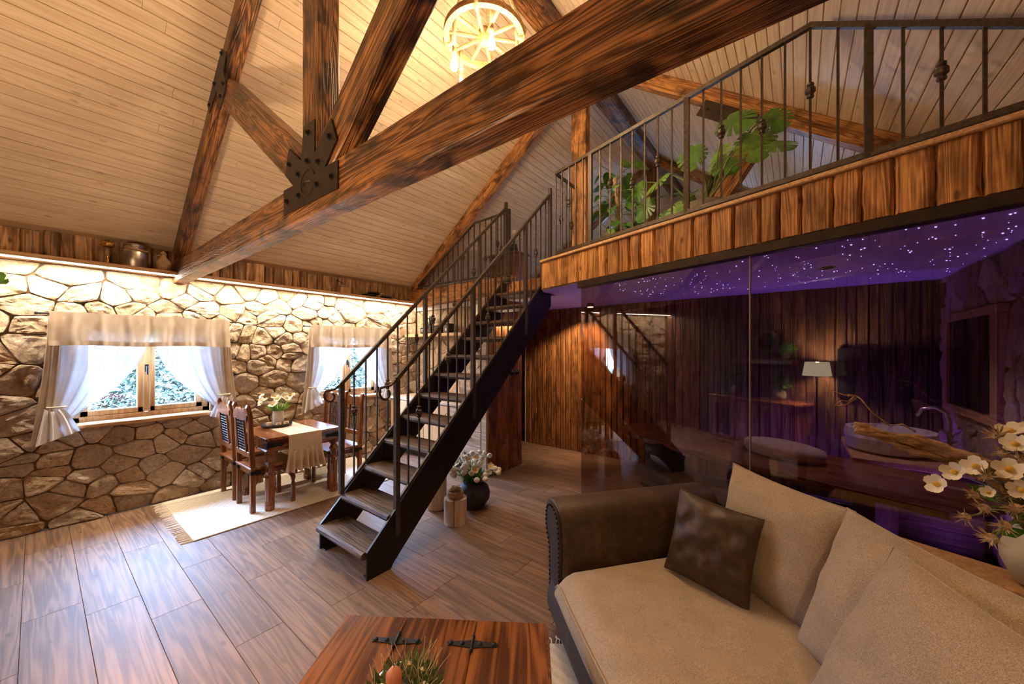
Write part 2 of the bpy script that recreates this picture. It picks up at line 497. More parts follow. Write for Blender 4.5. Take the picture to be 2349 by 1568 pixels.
def leather_mat(name, col, patch, rr0=0.46):
    m, nt, b, out = new_mat(name)
    raw, v, rnd = coords(nt, 'X', 9.0, 9.0)
    n1 = N(nt, 'ShaderNodeTexNoise', ins={'Scale': 1.0, 'Detail': 9.0, 'Roughness': 0.72, 'Distortion': 0.5}); nt.links.new(v, n1.inputs['Vector'])
    n2 = N(nt, 'ShaderNodeTexNoise', ins={'Scale': 90.0, 'Detail': 3.0}); nt.links.new(raw, n2.inputs['Vector'])
    c = ramp(nt, n1.outputs['Fac'], [(0.32, tuple(x * .6 for x in col)), (0.52, col), (0.72, patch)])
    nt.links.new(c, b.inputs['Base Color'])
    r = ramp(nt, n1.outputs['Fac'], [(0.3, rr0), (0.7, rr0 + .1)]); nt.links.new(r, b.inputs['Roughness'])
    bump(nt, n2.outputs['Fac'], 0.15, 0.004, b); return m


M_ = {}
M_['ceiling'] = wood('pale_ceiling_planks', (0.70, 0.52, 0.35), (0.83, 0.66, 0.47), 'X', 0, 0.5, 0.045, 0.8, 18.0, 0.45, 0.05, 0.35, streak=.25)
M_['groove'] = plain('ceiling_groove', (0.58, 0.40, 0.24), 0.8)
M_['beam'] = wood('scorched_beam', (0.085, 0.030, 0.010), (0.46, 0.205, 0.065), 'X', 0.93, 0.34, 0.12, 0.6, 18.0, 0.7, 0.45, 0.5, (0.016, 0.008, 0.005), (3.6, 5.5), streak=.9, ring=.20, ringf=150.0, bedge=(.44, .62))
M_['beam_light'] = wood('scorched_light_beam', (0.24, 0.09, 0.025), (0.62, 0.30, 0.10), 'X', 0.85, 0.5, 0.12, 0.6, 12.0, 0.4, 0.3, 0.3, (0.05, 0.018, 0.007), (4.0, 7.0), streak=.9, ring=.20, ringf=150.0, bedge=(.46, .64))
M_['fascia'] = wood('golden_oak_boards', (0.22, 0.088, 0.026), (0.70, 0.35, 0.115), 'X', 0.8, 0.45, 0.28, 1.6, 18.0, 0.8, 0.5, 0.35, (0.08, 0.030, 0.011), (3.0, 6.0), streak=.6, ring=.13, ringf=90.0, bedge=(.45, .70))
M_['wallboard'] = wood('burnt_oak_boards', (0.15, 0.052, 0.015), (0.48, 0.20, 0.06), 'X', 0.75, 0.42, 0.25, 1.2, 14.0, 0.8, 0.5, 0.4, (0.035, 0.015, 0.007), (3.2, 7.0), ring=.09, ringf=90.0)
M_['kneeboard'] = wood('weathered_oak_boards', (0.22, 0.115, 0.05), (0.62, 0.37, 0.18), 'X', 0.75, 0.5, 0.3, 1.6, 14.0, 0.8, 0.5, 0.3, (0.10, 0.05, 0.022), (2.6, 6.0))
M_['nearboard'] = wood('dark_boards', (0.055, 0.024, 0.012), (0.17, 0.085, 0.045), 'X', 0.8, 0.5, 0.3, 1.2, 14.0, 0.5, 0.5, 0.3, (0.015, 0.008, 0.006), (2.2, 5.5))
M_['shelf'] = wood('light_shelf_wood', (0.48, 0.27, 0.13), (0.66, 0.42, 0.22), 'Y', 0, 0.5, 0.05, 0.8, 14.0)
M_['winwood'] = wood('window_larch', (0.40, 0.20, 0.075), (0.58, 0.33, 0.14), 'Z', 0, 0.4, 0.08, 0.9, 14.0)
M_['sillwood'] = wood('sill_larch', (0.38, 0.19, 0.07), (0.55, 0.31, 0.13), 'Y', 0, 0.4, 0.05, 0.9, 14.0)
M_['table'] = wood('sheesham_wood', (0.11, 0.032, 0.009), (0.36, 0.13, 0.035), 'X', 0.55, 0.22, 0.12, 0.8, 9.0, 0.2, 0.06, 0.5, (0.07, 0.02, 0.008), (0.8, 5.0), coat=0.4)
M_['tableY'] = wood('sheesham_wood_cross', (0.075, 0.022, 0.007), (0.30, 0.105, 0.028), 'Y', 0.5, 0.22, 0.12, 0.8, 9.0, 0.3, 0.06, 0.5, (0.05, 0.016, 0.008), (1.0, 5.0), coat=0.4, streak=.7, ring=.20)
M_['chair'] = wood('sheesham_chair_wood', (0.10, 0.030, 0.010), (0.30, 0.105, 0.032), 'Z', 0.4, 0.3, 0.1, 1.2, 14.0, 0.1, 0.06, 0.5, (0.05, 0.016, 0.008), (2, 6), coat=0.3)
M_['greywood'] = wood('grey_limed_wood', (0.36, 0.26, 0.19), (0.56, 0.44, 0.34), 'X', 0, 0.5, 0.1, 0.9, 12.0)
M_['kitwood'] = wood('honey_cabinet_wood', (0.45, 0.24, 0.10), (0.62, 0.38, 0.18), 'Z', 0, 0.45, 0.05, 0.9, 12.0)
M_['tread'] = wood('dark_brushed_tread', (0.050, 0.030, 0.022), (0.15, 0.092, 0.066), 'X', 0.6, 0.5, 0.15, 2.0, 26.0, 0.0, 0.6, 0.4, (0.025, 0.016, 0.012), (3, 8))
M_['floor'] = lattice_floor_mat('wood_look_tiles')
M_['grout'] = plain('floor_joint', (0.17, 0.115, 0.08), 0.7)
M_['stone'] = stone_mat('field_stone')
M_['mortar'] = plain('dark_mortar', (0.24, 0.16, 0.10), 0.95, noise_s=30, amt=0.4)
M_['steel'] = plain('black_hammered_steel', (0.022, 0.019, 0.017), 0.38, 0.85, 40, 0.5, 0.35)
M_['rail'] = plain('wrought_iron', (0.085, 0.066, 0.050), 0.45, 0.6, 60, 0.4, 0.5)
M_['plate'] = plain('dark_steel_plate', (0.05, 0.036, 0.028), 0.45, 0.7, 12, 0.3, 0.05)
M_['stringer'] = plain('blackened_steel', (0.020, 0.017, 0.018), 0.42, 0.5, 8, 0.25, 0.03)
M_['leather'] = leather_mat('worn_brown_leather', (0.060, 0.034, 0.018), (0.13, 0.07, 0.038))
M_['leather_dark'] = leather_mat('dark_leather', (0.034, 0.020, 0.013), (0.07, 0.038, 0.022), 0.66)
M_['fabric'] = cloth('beige_weave', (0.43, 0.34, 0.255), 330.0, amt=0.42, bumpy=0.35)
M_['linen'] = cloth('beige_linen', (0.62, 0.50, 0.38), 400.0, amt=0.12)
M_['sheer'] = cloth('white_sheer', (0.86, 0.87, 0.90), 500.0, trans=0.07, transp=0.03, amt=0.05, bumpy=0.05, sheen=0)
M_['valance'] = cloth('beige_sheer', (0.66, 0.53, 0.40), 500.0, trans=0.40, transp=0.04, amt=0.08, bumpy=0.05, sheen=0)
M_['rug'] = rug_mat('cream_rug')
M_['fringe'] = cloth('cream_fringe', (0.66, 0.57, 0.46), 200.0)
M_['pane'] = glass('window_glass', (0.97, 0.98, 0.98), 0.04)
M_['tinted'] = glass('tinted_glass', (0.70, 0.61, 0.57), 0.10)
M_['mirror'] = plain('dark_mirror', (0.015, 0.014, 0.016), 0.06, 0.0, spec=0.5)
M_['white'] = plain('white_plaster', (0.72, 0.66, 0.64), 0.7)
M_['mustard'] = plain('mustard_wall', (0.42, 0.22, 0.04), 0.7)
M_['alu'] = plain('brushed_aluminium', (0.55, 0.50, 0.44), 0.32, 1.0, 8, 0.1)
M_['brass'] = plain('brass', (0.75, 0.47, 0.12), 0.25, 1.0)
M_['wicker'] = plain('wicker', (0.42, 0.28, 0.16), 0.8, 0, 60, 0.4, 0.5)
M_['black'] = plain('black_satin', (0.012, 0.012, 0.013), 0.35)
M_['iron'] = plain('black_iron', (0.018, 0.018, 0.020), 0.45, 0.6)
M_['ceramic'] = plain('white_stone_ceramic', (0.62, 0.57, 0.50), 0.55, 0, 10, 0.15, 0.1)
M_['birch'] = wood('pale_log_wood', (0.52, 0.40, 0.29), (0.70, 0.58, 0.45), 'Z', 0, 0.6, 0.05, 1.5, 12.0)
M_['pot_dark'] = plain('dark_clay', (0.035, 0.035, 0.038), 0.7, 0, 12, 0.5, 0.2)
M_['pot_grey'] = plain('grey_basket', (0.20, 0.17, 0.12), 0.8, 0, 25, 0.4, 0.3)
M_['leaf'] = plain('glossy_leaf', (0.065, 0.21, 0.022), 0.32, 0, 14, 0.5)
M_['leaf2'] = plain('light_leaf', (0.17, 0.36, 0.05), 0.4, 0, 14, 0.5)
M_['herb'] = plain('dried_herb', (0.11, 0.15, 0.05), 0.7, 0, 20, 0.6)
M_['stem'] = plain('green_stem', (0.16, 0.24, 0.06), 0.5)
M_['petal'] = plain('cream_petal', (0.85, 0.80, 0.66), 0.6, 0, 30, 0.08)
M_['yellow'] = plain('yellow_heart', (0.75, 0.48, 0.06), 0.7)
M_['thistle'] = plain('straw_thistle', (0.62, 0.48, 0.29), 0.8)
M_['red'] = plain('red_blossom', (0.045, 0.002, 0.003), 0.6)
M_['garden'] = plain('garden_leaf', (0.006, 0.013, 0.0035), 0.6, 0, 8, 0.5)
M_['drift'] = wood('driftwood', (0.30, 0.17, 0.085), (0.66, 0.44, 0.26), 'X', 0.3, 0.75, 0.05, 3.0, 30.0, 0, 0.9, 0.2, (0.16, 0.08, 0.04))
M_['candle'] = plain('salmon_wax', (0.62, 0.22, 0.12), 0.45)
M_['candle_white'] = plain('cream_wax', (0.60, 0.44, 0.33), 0.5)
M_['rope'] = plain('hemp_rope', (0.50, 0.34, 0.17), 0.85, 0, 70, 0.4, 0.5)
M_['wheel'] = wood('wheel_wood', (0.40, 0.20, 0.07), (0.62, 0.36, 0.15), 'X', 0, 0.5, 0.1, 1.2, 14.0)
M_['bulb'] = emit('bulb_glow', (1.0, 0.80, 0.50), 60.0)
M_['strip'] = emit('strip_glow', (1.0, 0.86, 0.66), 14.0)
M_['star'] = emit('star_glow', (0.32, 0.28, 1.0), 5.0)
M_['spotglow'] = emit('spot_glow', (1.0, 0.82, 0.55), 18.0)
M_['shade'] = emit('lamp_shade_glow', (1.0, 0.82, 0.55), 1.6)
M_['tv'] = plain('dark_screen', (0.006, 0.007, 0.008), 0.12)
M_['grass'] = plain('lawn', (0.03, 0.06, 0.02), 0.9, 0, 3, 0.4)

# ------------------------------------------------------------------ floor
g = G().box(XL - 0.1, XR + 0.1, YN - 0.1, 9.0, -0.2, -0.012)
floor = structure('floor', g, M_['grout'])
rows = int((6.3 - YN) / 0.2445) + 1
seed = 0
for j in range(rows):
    y0 = YN + 0.06 - 0.245 + j * 0.2445
    off = R.uniform(0, 1.2); x = XL - off
    while x < XR:
        x0 = max(x, XL); x1 = min(x + 1.2, XR); x += 1.2
        if x1 - x0 < 0.05: continue
        g = G().cbox(0.0008, x1 - x0 - 0.0008, 0.0008, 0.2437, -0.012, 0.0, 0.0014)
        obj('floor_plank', g, M_['floor'], floor, Matrix.Translation((x0, y0, 0)))

# ------------------------------------------------------------------ ceiling with planks
TH = 0.05
g = G()
for sgn, xe in ((-1, XL - 0.15), (1, XR + 0.25)):
    ze = ceil_z(xe)
    poly = [(xe, ze + 0.012), (RX, RZ + 0.012), (RX, RZ + 0.2), (xe, ze + 0.2)]
    if sgn > 0: poly = poly[::-1]
    st = len(g.v); g.prism(poly, YN - 0.2, YE + 0.1, 'y')
ceiling = structure('ceiling', g, M_['groove'])
STEP = 0.0905
for sgn, sl, xe in ((-1, SL, XL - 0.02), (1, SR, XR + 0.06)):
    L = math.hypot(1, sl) * abs(xe - RX); n = int(L / STEP)
    d = Vector((sgn * 1, 0, -sl)).normalized()       # down-slope
    nrm = Vector((-sgn * sl, 0, -1)).normalized()     # into the room
    for i in range(n):
        y = YN - R.uniform(0, 3.0)
        while y < YE:
            ln = R.choice((3.4, 3.9, 4.4)); ya = max(y, YN); yb = min(y + ln, YE); y += ln
            if yb - ya < 0.1: continue
            W = STEP - 0.003
            g = G(); b = 0.0035; Lp = yb - ya - 0.002
            g.add([(0, 0, -0.012), (0, 0, 0.004), (0, b, 0.008), (0, W - b, 0.008), (0, W, 0.004), (0, W, -0.012),
                   (Lp, 0, -0.012), (Lp, 0, 0.004), (Lp, b, 0.008), (Lp, W - b, 0.008), (Lp, W, 0.004), (Lp, W, -0.012)],
                  [(6 + k, k, k + 1, 7 + k) for k in range(5)] + [(0, 5, 4, 3, 2, 1), (6, 7, 8, 9, 10, 11)])
            p = Vector((RX, ya, RZ)) + d * (i * STEP + 0.0015)
            X = Vector((0, 1, 0)); Y = d
            Z = X.cross(Y)
            if Z.dot(nrm) < 0:      # keep a right-handed frame facing the room
                X = Vector((0, -1, 0)); p = p + Vector((0, Lp, 0)); Z = X.cross(Y)
            obj('ceiling_plank', g, M_['ceiling'], ceiling, axes(p, X, Y, Z))


# ------------------------------------------------------------------ stone masonry
def clip(poly, a, b, c):          # keep a*x+b*y<=c
    out = []
    for i in range(len(poly)):
        p, q = poly[i], poly[(i + 1) % len(poly)]
        dp = a * p[0] + b * p[1] - c; dq = a * q[0] + b * q[1] - c
        if dp <= 0: out.append(p)
        if dp * dq < 0:
            t = dp / (dp - dq); out.append((p[0] + (q[0] - p[0]) * t, p[1] + (q[1] - p[1]) * t))
    return out


def area(poly):
    return 0.5 * sum(poly[i][0] * poly[(i + 1) % len(poly)][1] - poly[(i + 1) % len(poly)][0] * poly[i][1] for i in range(len(poly)))


def cells(u0, u1, v0, v1, size, asp, holes, seed):
    r = random.Random(seed); pts = []
    nv = max(1, round((v1 - v0) / (size / asp ** .5))); 
    for j in range(nv):
        nu = max(1, round((u1 - u0) / (size * asp ** .5)))
        for i in range(nu):
            if r.random() < 0.10: continue
            pts.append((u0 + (u1 - u0) * (i + 0.5 * (j % 2) + r.uniform(.0, .8)) / nu, v0 + (v1 - v0) * (j + r.uniform(.05, .95)) / nv))
            if r.random() < 0.22: pts.append((u0 + (u1 - u0) * (i + r.random()) / nu, v0 + (v1 - v0) * (j + r.random()) / nv))
    out = []
    for i, p in enumerate(pts):
        poly = [(u0, v0), (u1, v0), (u1, v1), (u0, v1)]
        for q in sorted((q for k, q in enumerate(pts) if k != i), key=lambda q: (q[0] - p[0]) ** 2 + (q[1] - p[1]) ** 2)[:26]:
            # anisotropic bisector
            ax, ay = (q[0] - p[0]) / asp, (q[1] - p[1]) * asp
            mx, my = (p[0] + q[0]) / 2, (p[1] + q[1]) / 2
            poly = clip(poly, ax, ay, ax * mx + ay * my)
            if len(poly) < 3: break
        if len(poly) < 3: continue
        for (a0, a1, b0, b1) in holes:
            c = [clip(poly, 1, 0, a0), clip(poly, -1, 0, -a1), clip(poly, 0, 1, b0), clip(poly, 0, -1, -b1)]
            xs = [q[0] for q in poly]; ys = [q[1] for q in poly]
            if max(xs) <= a0 or min(xs) >= a1 or max(ys) <= b0 or min(ys) >= b1: continue
            c = [k for k in c if len(k) > 2]
            poly = max(c, key=area) if c else []
            if len(poly) < 3: break
        if len(poly) > 2 and area(poly) > 0.0022: out.append(poly)
    return out


def stone_mesh(poly, seed, depth=0.05, gap=0.0028):
    r = random.Random(seed)
    cx = sum(p[0] for p in poly) / len(poly); cy = sum(p[1] for p in poly) / len(poly)
    n = len(poly); ring = []
    per = sum(math.dist(poly[i], poly[(i + 1) % n]) for i in range(n)); step = per / 18
    for i in range(n):
        p, q = poly[i], poly[(i + 1) % n]; L = math.dist(p, q); k = max(1, round(L / step))
        for j in range(k): ring.append((p[0] + (q[0] - p[0]) * j / k, p[1] + (q[1] - p[1]) * j / k))
    # soften the corners
    m = len(ring)
    ring = [((ring[i - 1][0] + 4 * ring[i][0] + ring[(i + 1) % m][0]) / 6, (ring[i - 1][1] + 4 * ring[i][1] + ring[(i + 1) % m][1]) / 6) for i in range(m)]
    rad = math.sqrt(area(poly) / math.pi); s0 = max(0.55, 1 - gap / rad); off = r.uniform(0, 50)
    tilt = (r.uniform(-.16, .16), r.uniform(-.16, .16)); base = depth * r.uniform(.45, 1.0)
    g = G(); vs = []; levels = [(1.0, -0.02), (1.0, .50), (0.955, .86), (0.74, 1.0), (0.42, 1.0)]
    for s, h in levels:
        for (x, y) in ring:
            X = cx + (x - cx) * s0 * s; Y = cy + (y - cy) * s0 * s
            if s == 1.0:
                X += r.uniform(-.003, .003); Y += r.uniform(-.003, .003)
            nz = noise.noise(Vector((X * 9 + off, Y * 9, off))) + .6 * noise.noise(Vector((X * 22, Y * 22 + off, off)))
            Z = base * h + ((X - cx) * tilt[0] + (Y - cy) * tilt[1]) * max(0, h) * .8 + (nz * 0.019 if h > .5 else 0)
            vs.append((X - cx, Y - cy, max(Z, -0.02)))
    vs.append((0, 0, base * (1.0 + r.uniform(-.15, .2)))); fs = []
    for l in range(len(levels) - 1):
        for i in range(m): fs.append((l * m + i, l * m + (i + 1) % m, (l + 1) * m + (i + 1) % m, (l + 1) * m + i))
    l = (len(levels) - 1) * m
    for i in range(m): fs.append((l + i, l + (i + 1) % m, len(vs) - 1))
    return g.add(vs, fs), cx, cy


def masonry(parent, u0, u1, v0, v1, frame, size, asp, holes, seed, depth=0.05):
    """frame(u,v) -> matrix whose X=u, Y=v, Z=out of the wall"""
    for k, poly in enumerate(cells(u0, u1, v0, v1, size, asp, holes, seed)):
        g, cx, cy = stone_mesh(poly, seed * 1000 + k, depth)
        obj('stone', g, M_['stone'], parent, frame(cx, cy), smooth=False)


# left wall -------------------------------------------------------------
W1 = (0.21, 1.25); W2 = (2.45, 3.49); WZ = (0.94, 1.95)
g = G()
xw0, xw1 = -5.85, -5.485
for (a, b, c, d) in ((YN - .2, W1[0], 0, 2.9), (W1[1], W2[0], 0, 2.9), (W2[1], YE, 0, 2.9), (W1[0], W1[1], 0, WZ[0]), (W1[0], W1[1], WZ[1], 2.9), (W2[0], W2[1], 0, WZ[0]), (W2[0], W2[1], WZ[1], 2.9)):
    g.box(xw0, xw1, a, b, c, d)
wall_left = structure('wall_left', g, M_['mortar'])


def fr_left(u, v):     # u=-y so that the frame is right-handed: X=-Y? use Y axis
    return axes((xw1, u, v), (0, 1, 0), (0, 0, 1), (1, 0, 0))


masonry(wall_left, YN, 4.21, 0.0, 2.45, fr_left, 0.213, 1.4, [(W1[0] - .01, W1[1] + .01, WZ[0] - .03, WZ[1] + .01), (W2[0] - .01, W2[1] + .01, WZ[0] - .03, WZ[1] + .01)], 11)
# upright boards over the shelf
y = YN; k = 0
while y < 4.02:
    wd = R.uniform(0.075, 0.135); wd = min(wd, 4.03 - y)
    if wd > .03:
        hh = R.uniform(0.245, 0.275)
        g = board(hh, wd - 0.006, 0.028, 0.004, 0.010, 4, 300 + k)
        obj('wall_board', g, M_['kneeboard'], wall_left, axes((xw1, y + wd - .003, 2.485), (0, 0, 1), (0, -1, 0), (1, 0, 0)))
    y += wd; k += 1

# kitchen back wall (stone) -----------------------------------------------
g = G().box(-5.5, -3.285, 4.225, 4.36, 0, Z2)
wall_kitchen = structure('wall_kitchen', g, M_['mortar'])
masonry(wall_kitchen, -5.46, -3.28, 0.88, Z2, lambda u, v: axes((u, 4.225, v), (1, 0, 0), (0, 0, 1), (0, -1, 0)), 0.26, 1.3, [], 21, 0.035)
# board wall behind the spa -------------------------------------------------
g = G().box(-3.87, XR + .1, YB, YB + .12, 0, Z2)
wall_back = structure('wall_back', g, M_['mortar'])
x = -3.865; k = 0
while x < XR:
    wd = R.uniform(0.085, 0.125); wd = min(wd, XR - x)
    if wd > .03:
        g = board(Z2 - .002, wd - 0.004, 0.03, 0.003, 0.010, 8, 500 + k)
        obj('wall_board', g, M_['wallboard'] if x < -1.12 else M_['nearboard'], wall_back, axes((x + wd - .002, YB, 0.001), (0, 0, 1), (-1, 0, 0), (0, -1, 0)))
    x += wd; k += 1
obj('corner_trim', G().box(-3.885, -3.868, YB - .03, YB + .12, 0, Z2), M_['white'], wall_back)
g = G().box(-5.5, -3.6, 6.2, 6.3, 0, Z2)
g.box(-3.66, -3.60, YB + .12, 6.3, 0, Z2)
structure('wall_passage', g, M_['mustard'])
# right wall ------------------------------------------------------------------
g = G().box(XR, XR + .3, YN - .2, YE, 0, ceil_z(XR) + .15)
wall_right = structure('wall_right', g, M_['mortar'])
masonry(wall_right, -YB, -2.45, 0.0, Z2, lambda u, v: axes((XR, -u, v), (0, -1, 0), (0, 0, 1), (-1, 0, 0)), 0.34, 1.2, [(-5.22, -4.02, 1.10, 1.98)], 31, 0.05)
obj('floor_light_bar', G().cbox(-.92, 1.02, 5.02, 5.10, 0.0, .095, .004).cbox(.90, .96, 3.03, 3.97, 0.0, .08, .004), M_['black'], wall_back)  # unseen housings; the short bar is added to wash the stone wall
# near wall behind the camera (seen mirrored in the glass) -------------------
g = G().box(XL - .1, XR + .1, YN - .15, YN, 0, 5.4)
wall_near = structure('wall_near', g, M_['nearboard'])
x = XL; k = 0
while x < XR:
    wd = R.uniform(0.10, 0.15); wd = min(wd, XR - x)
    if wd > .03:
        g = board(min(3.2, ceil_z(x) - .02) if True else 0, wd - 0.004, 0.028, 0.003, 0.010, 4, 700 + k)
        obj('wall_board', g, M_['nearboard'], wall_near, axes((x + .002, YN, 0.001), (0, 0, 1), (1, 0, 0), (0, 1, 0)))
    x += wd; k += 1
# gable at the far end of the loft with its window opening -------------------
g = G()
for (a, b, c, d) in ((XL - .1, -1.9, 2.3, 5.4), (-1.4, XR + .3, 2.3, 5.4), (-1.9, -1.4, 3.15, 5.4), (-1.9, -1.4, 2.3, 2.75)):
    g.box(a, b, YE, YE + .12, c, d)
structure('wall_gable', g, M_['ceiling'])
g = G()
for (a, b, c, d) in ((-1.9, -1.4, 2.75, 2.81), (-1.9, -1.4, 3.09, 3.15), (-1.9, -1.84, 2.75, 3.15), (-1.46, -1.4, 2.75, 3.15)):
    g.box(a, b, YE - .01, YE + .06, c, d)
wg = structure('window_3', g, M_['winwood'])
obj('pane', G().box(-1.84, -1.46, YE + .02, YE + .026, 2.81, 3.09), M_['pane'], wg)

# ------------------------------------------------------------------ loft slab, fascia, underside
xe = XR
lp = [(-2.31, 3.60), (xe, lofty(xe) + .02), (xe, YE), (XL, YE), (XL, 4.16), (-3.14, 4.16), (-3.14, 4.05), (-2.40, 4.05), (-2.40, 3.70)]
g = G().prism(lp, Z2, ZF, 'z')
loft = structure('trim_1', g, M_['white'])
# pale boards of the loft underside
fascia = thing('loft_fascia', 'golden brown upright boards cladding the slanting loft edge', 'fascia', LP)
Llen = (Vector((XR - .07, lofty(XR - .07), 0)) - LP).length
s = 0.0; k = 0
while s < Llen - .02:
    wd = R.uniform(0.105, 0.165); wd = min(wd, Llen - s)
    g = board(0.305, wd - .004, 0.032, 0.0035, 0.014, 6, 900 + k)
    obj('board', g, M_['fascia'], fascia, axes(LP + LD * (s + .002) + LN * 0.0 + Vector((0, 0, Z2 + .004)), (0, 0, 1), LD, Vector((0, 0, 1)).cross(LD)) if Vector((0, 0, 1)).cross(LD).dot(LN) > 0 else
        axes(LP + LD * (s + wd - .002) + Vector((0, 0, Z2 + .004)), (0, 0, 1), -LD, Vector((0, 0, 1)).cross(-LD)))
    s += wd; k += 1
MF = axes(LP, LD, Vector((0, 0, 1)).cross(LD), (0, 0, 1))   # x along edge, y into loft, z up
obj('top_strip', G().cbox(-.02, Llen, -.05, .06, 2.652, 2.682, .006), M_['shelf'], fascia, MF)
# short return of the fascia on the stair side
g = board(0.305, .34, 0.025, .002, .008, 4, 77)
obj('side_board', g, M_['fascia'], fascia, axes((-2.335, 3.60, Z2 + .004), (0, 0, 1), (0, 1, 0), (-1, 0, 0)))
# boards closing the loft edge at the stair head and the left landing
sf = thing('stair_head_boards', 'short upright boards under the loft floor at the stair head', 'cladding', (-2.77, 4.05, Z2))
x = -3.13; k = 0
while x < -2.41:
    wd = min(R.uniform(.09, .13), -2.40 - x)
    obj('board', board(0.25, wd - .004, .028, .003, .01, 4, 60 + k), M_['fascia'], sf, axes((x + wd - .002, 4.05, Z2), (0, 0, 1), (-1, 0, 0), (0, -1, 0)))
    x += wd; k += 1
# steel head channel of the glass wall
gx0 = (-1.745 + 2.31) / LD.x
gw = thing('glass_partition', 'large brown tinted glass wall below the loft', 'glass partition', LP + LD * gx0)
g = G().cbox(gx0 - .02, Llen, -.035, .05, 2.285, Z2 + .004, .004)
obj('head_channel', g, M_['plate'], gw, MF)
seam = gx0 + 1.56
for a, b in ((gx0, seam - .002), (seam + .002, Llen)):
    obj('pane', G().box(a, b, .0, .010, 0.012, 2.30), M_['tinted'], gw, MF)
obj('seam_profile', G().cbox(seam - .004, seam + .004, -.003, .013, .012, 2.29, .001), M_['alu'], gw, MF)
obj('floor_channel', G().cbox(gx0, Llen, -.012, .022, 0.0, .018, .003), M_['plate'], gw, MF)

# ------------------------------------------------------------------ trusses
def member(name, p0, p1, w, h, mat, parent, up=(0, 0, 1), b=.008):
    """bar of width w (local y) and height h (local z) centred on p0-p1"""
    M, L = beam_M(p0, p1, up); g = G().cbox(0, L, -w / 2, w / 2, -h / 2, h / 2, b)
    return obj(name, g, mat, parent, M)


def bolt(parent, p, r=.011, out=(0, -1, 0)):
    o = Vector(out); u = o.orthogonal().normalized(); v = o.cross(u); g = G()
    st = len(g.v); g.lathe([(r * 1.5, 0), (r * 1.5, .003), (r, .004), (r * .9, .012), (r * .4, .015)], (0, 0, 0), 8)
    obj('bolt', g, M_['iron'], parent, axes(p, u, v, o))


def truss(y0, th, zt0, zt1, label, mat, plates=True, foot_x0=XL, foot_x1=XR, kp_mat=None, rmat=None, braces=()):
    yc = y0 + th / 2
    t = thing('roof_truss', label, 'roof truss', (RX, yc, zt0))
    if zt1 > zt0: obj('tie_beam', G().cbox(0, foot_x1 - foot_x0, -th / 2, th / 2, zt0, zt1, .008), mat, t, Matrix.Translation((foot_x0, yc, 0)))
    rd = 0.15
    for sgn, sl, xf in ((-1, SL, foot_x0), (1, SR, foot_x1)):
        nn = Vector((-sgn * sl, 0, -1)).normalized()
        a = Vector((xf, yc, ceil_z(xf))) + nn * (rd / 2 + .008); b = Vector((RX + sgn * .06, yc, ceil_z(RX + sgn * .06))) + nn * (rd / 2 + .008)
        member('rafter', a, b, th, rd, rmat or mat, t)
    kx = -2.112
    M, L = beam_M((kx, yc, zt1), (kx, yc, RZ - .22), (0, 1, 0))
    obj('king_post', G().cbox(0, L, -.1, .1, -th / 2, th / 2, .008), kp_mat or mat, t, M)
    # braces from the foot of the king post to the middle of the rafters
    for p0, p1 in braces:
        member('brace', Vector((p0[0], yc, p0[1])), Vector((p1[0], yc, p1[1])), th - .006, .225, mat, t)
    return t


t1 = truss(0.92, 0.115, 2.39, 2.61, 'front scorched timber truss with a steel fan plate', M_['beam'], braces=(((-2.10, 2.575), (-3.60, 3.70)), ((-2.10, 2.575), (-.60, 3.68))))
# fan-shaped gusset plate on the front truss
def at1(px, pz): return (px, pz)
yp = 0.912
fan = [(-2.444, 2.46), (-1.798, 2.45), (-1.798, 2.591), (-1.932, 2.597), (-1.809, 2.698), (-1.866, 2.823), (-2.044, 2.709), (-2.044, 2.888), (-2.174, 2.895), (-2.21, 2.717), (-2.372, 2.837), (-2.427, 2.698), (-2.314, 2.604), (-2.444, 2.61)]
gp = obj('gusset_plate', G().prism(fan, yp, yp + .006, 'y'), M_['plate'], t1)
for (bx, bz) in ((-2.123, 2.844), (-1.88, 2.736), (-2.131, 2.69), (-2.004, 2.647), (-2.364, 2.741), (-2.246, 2.649), (-1.859, 2.525), (-2.017, 2.53), (-2.237, 2.527), (-2.394, 2.531)):
    bolt(gp, (bx, yp, bz))
# engraved circle and stroke on the plate
cpts = [(-2.125 + .082 * math.cos(a), yp - .001, 2.572 + .070 * math.sin(a)) for a in [math.radians(q) for q in range(20, 345, 13)]]
obj('engraved_ring', G().tube(cpts, .003, 5), M_['black'], gp)
obj('engraved_stroke', G().tube([(-2.205, yp - .001, 2.562), (-2.15, yp - .001, 2.582), (-2.085, yp - .001, 2.568)], .003, 5), M_['black'], gp)
# plate where the brace meets the left rafter
lp2 = [(-3.684, 4.091), (-4.068, 3.786), (-4.002, 3.691), (-3.801, 3.80), (-3.70, 3.60), (-3.549, 3.732), (-3.616, 3.883), (-3.539, 3.991)]
gp2 = obj('rafter_plate', G().prism(lp2, yp, yp + .006, 'y'), M_['plate'], t1)
for p in ((-3.65, 4.03), (-3.99, 3.755), (-3.84, 3.87), (-3.68, 3.70), (-3.61, 3.77)): bolt(gp2, (p[0], yp, p[1]))

t2 = truss(4.05, 0.12, 2.41, 2.70, 'second timber truss standing on the loft edge beam', M_['beam_light'], foot_x1=XR, braces=(((-.93, 2.70), (-.38, 3.52)),))
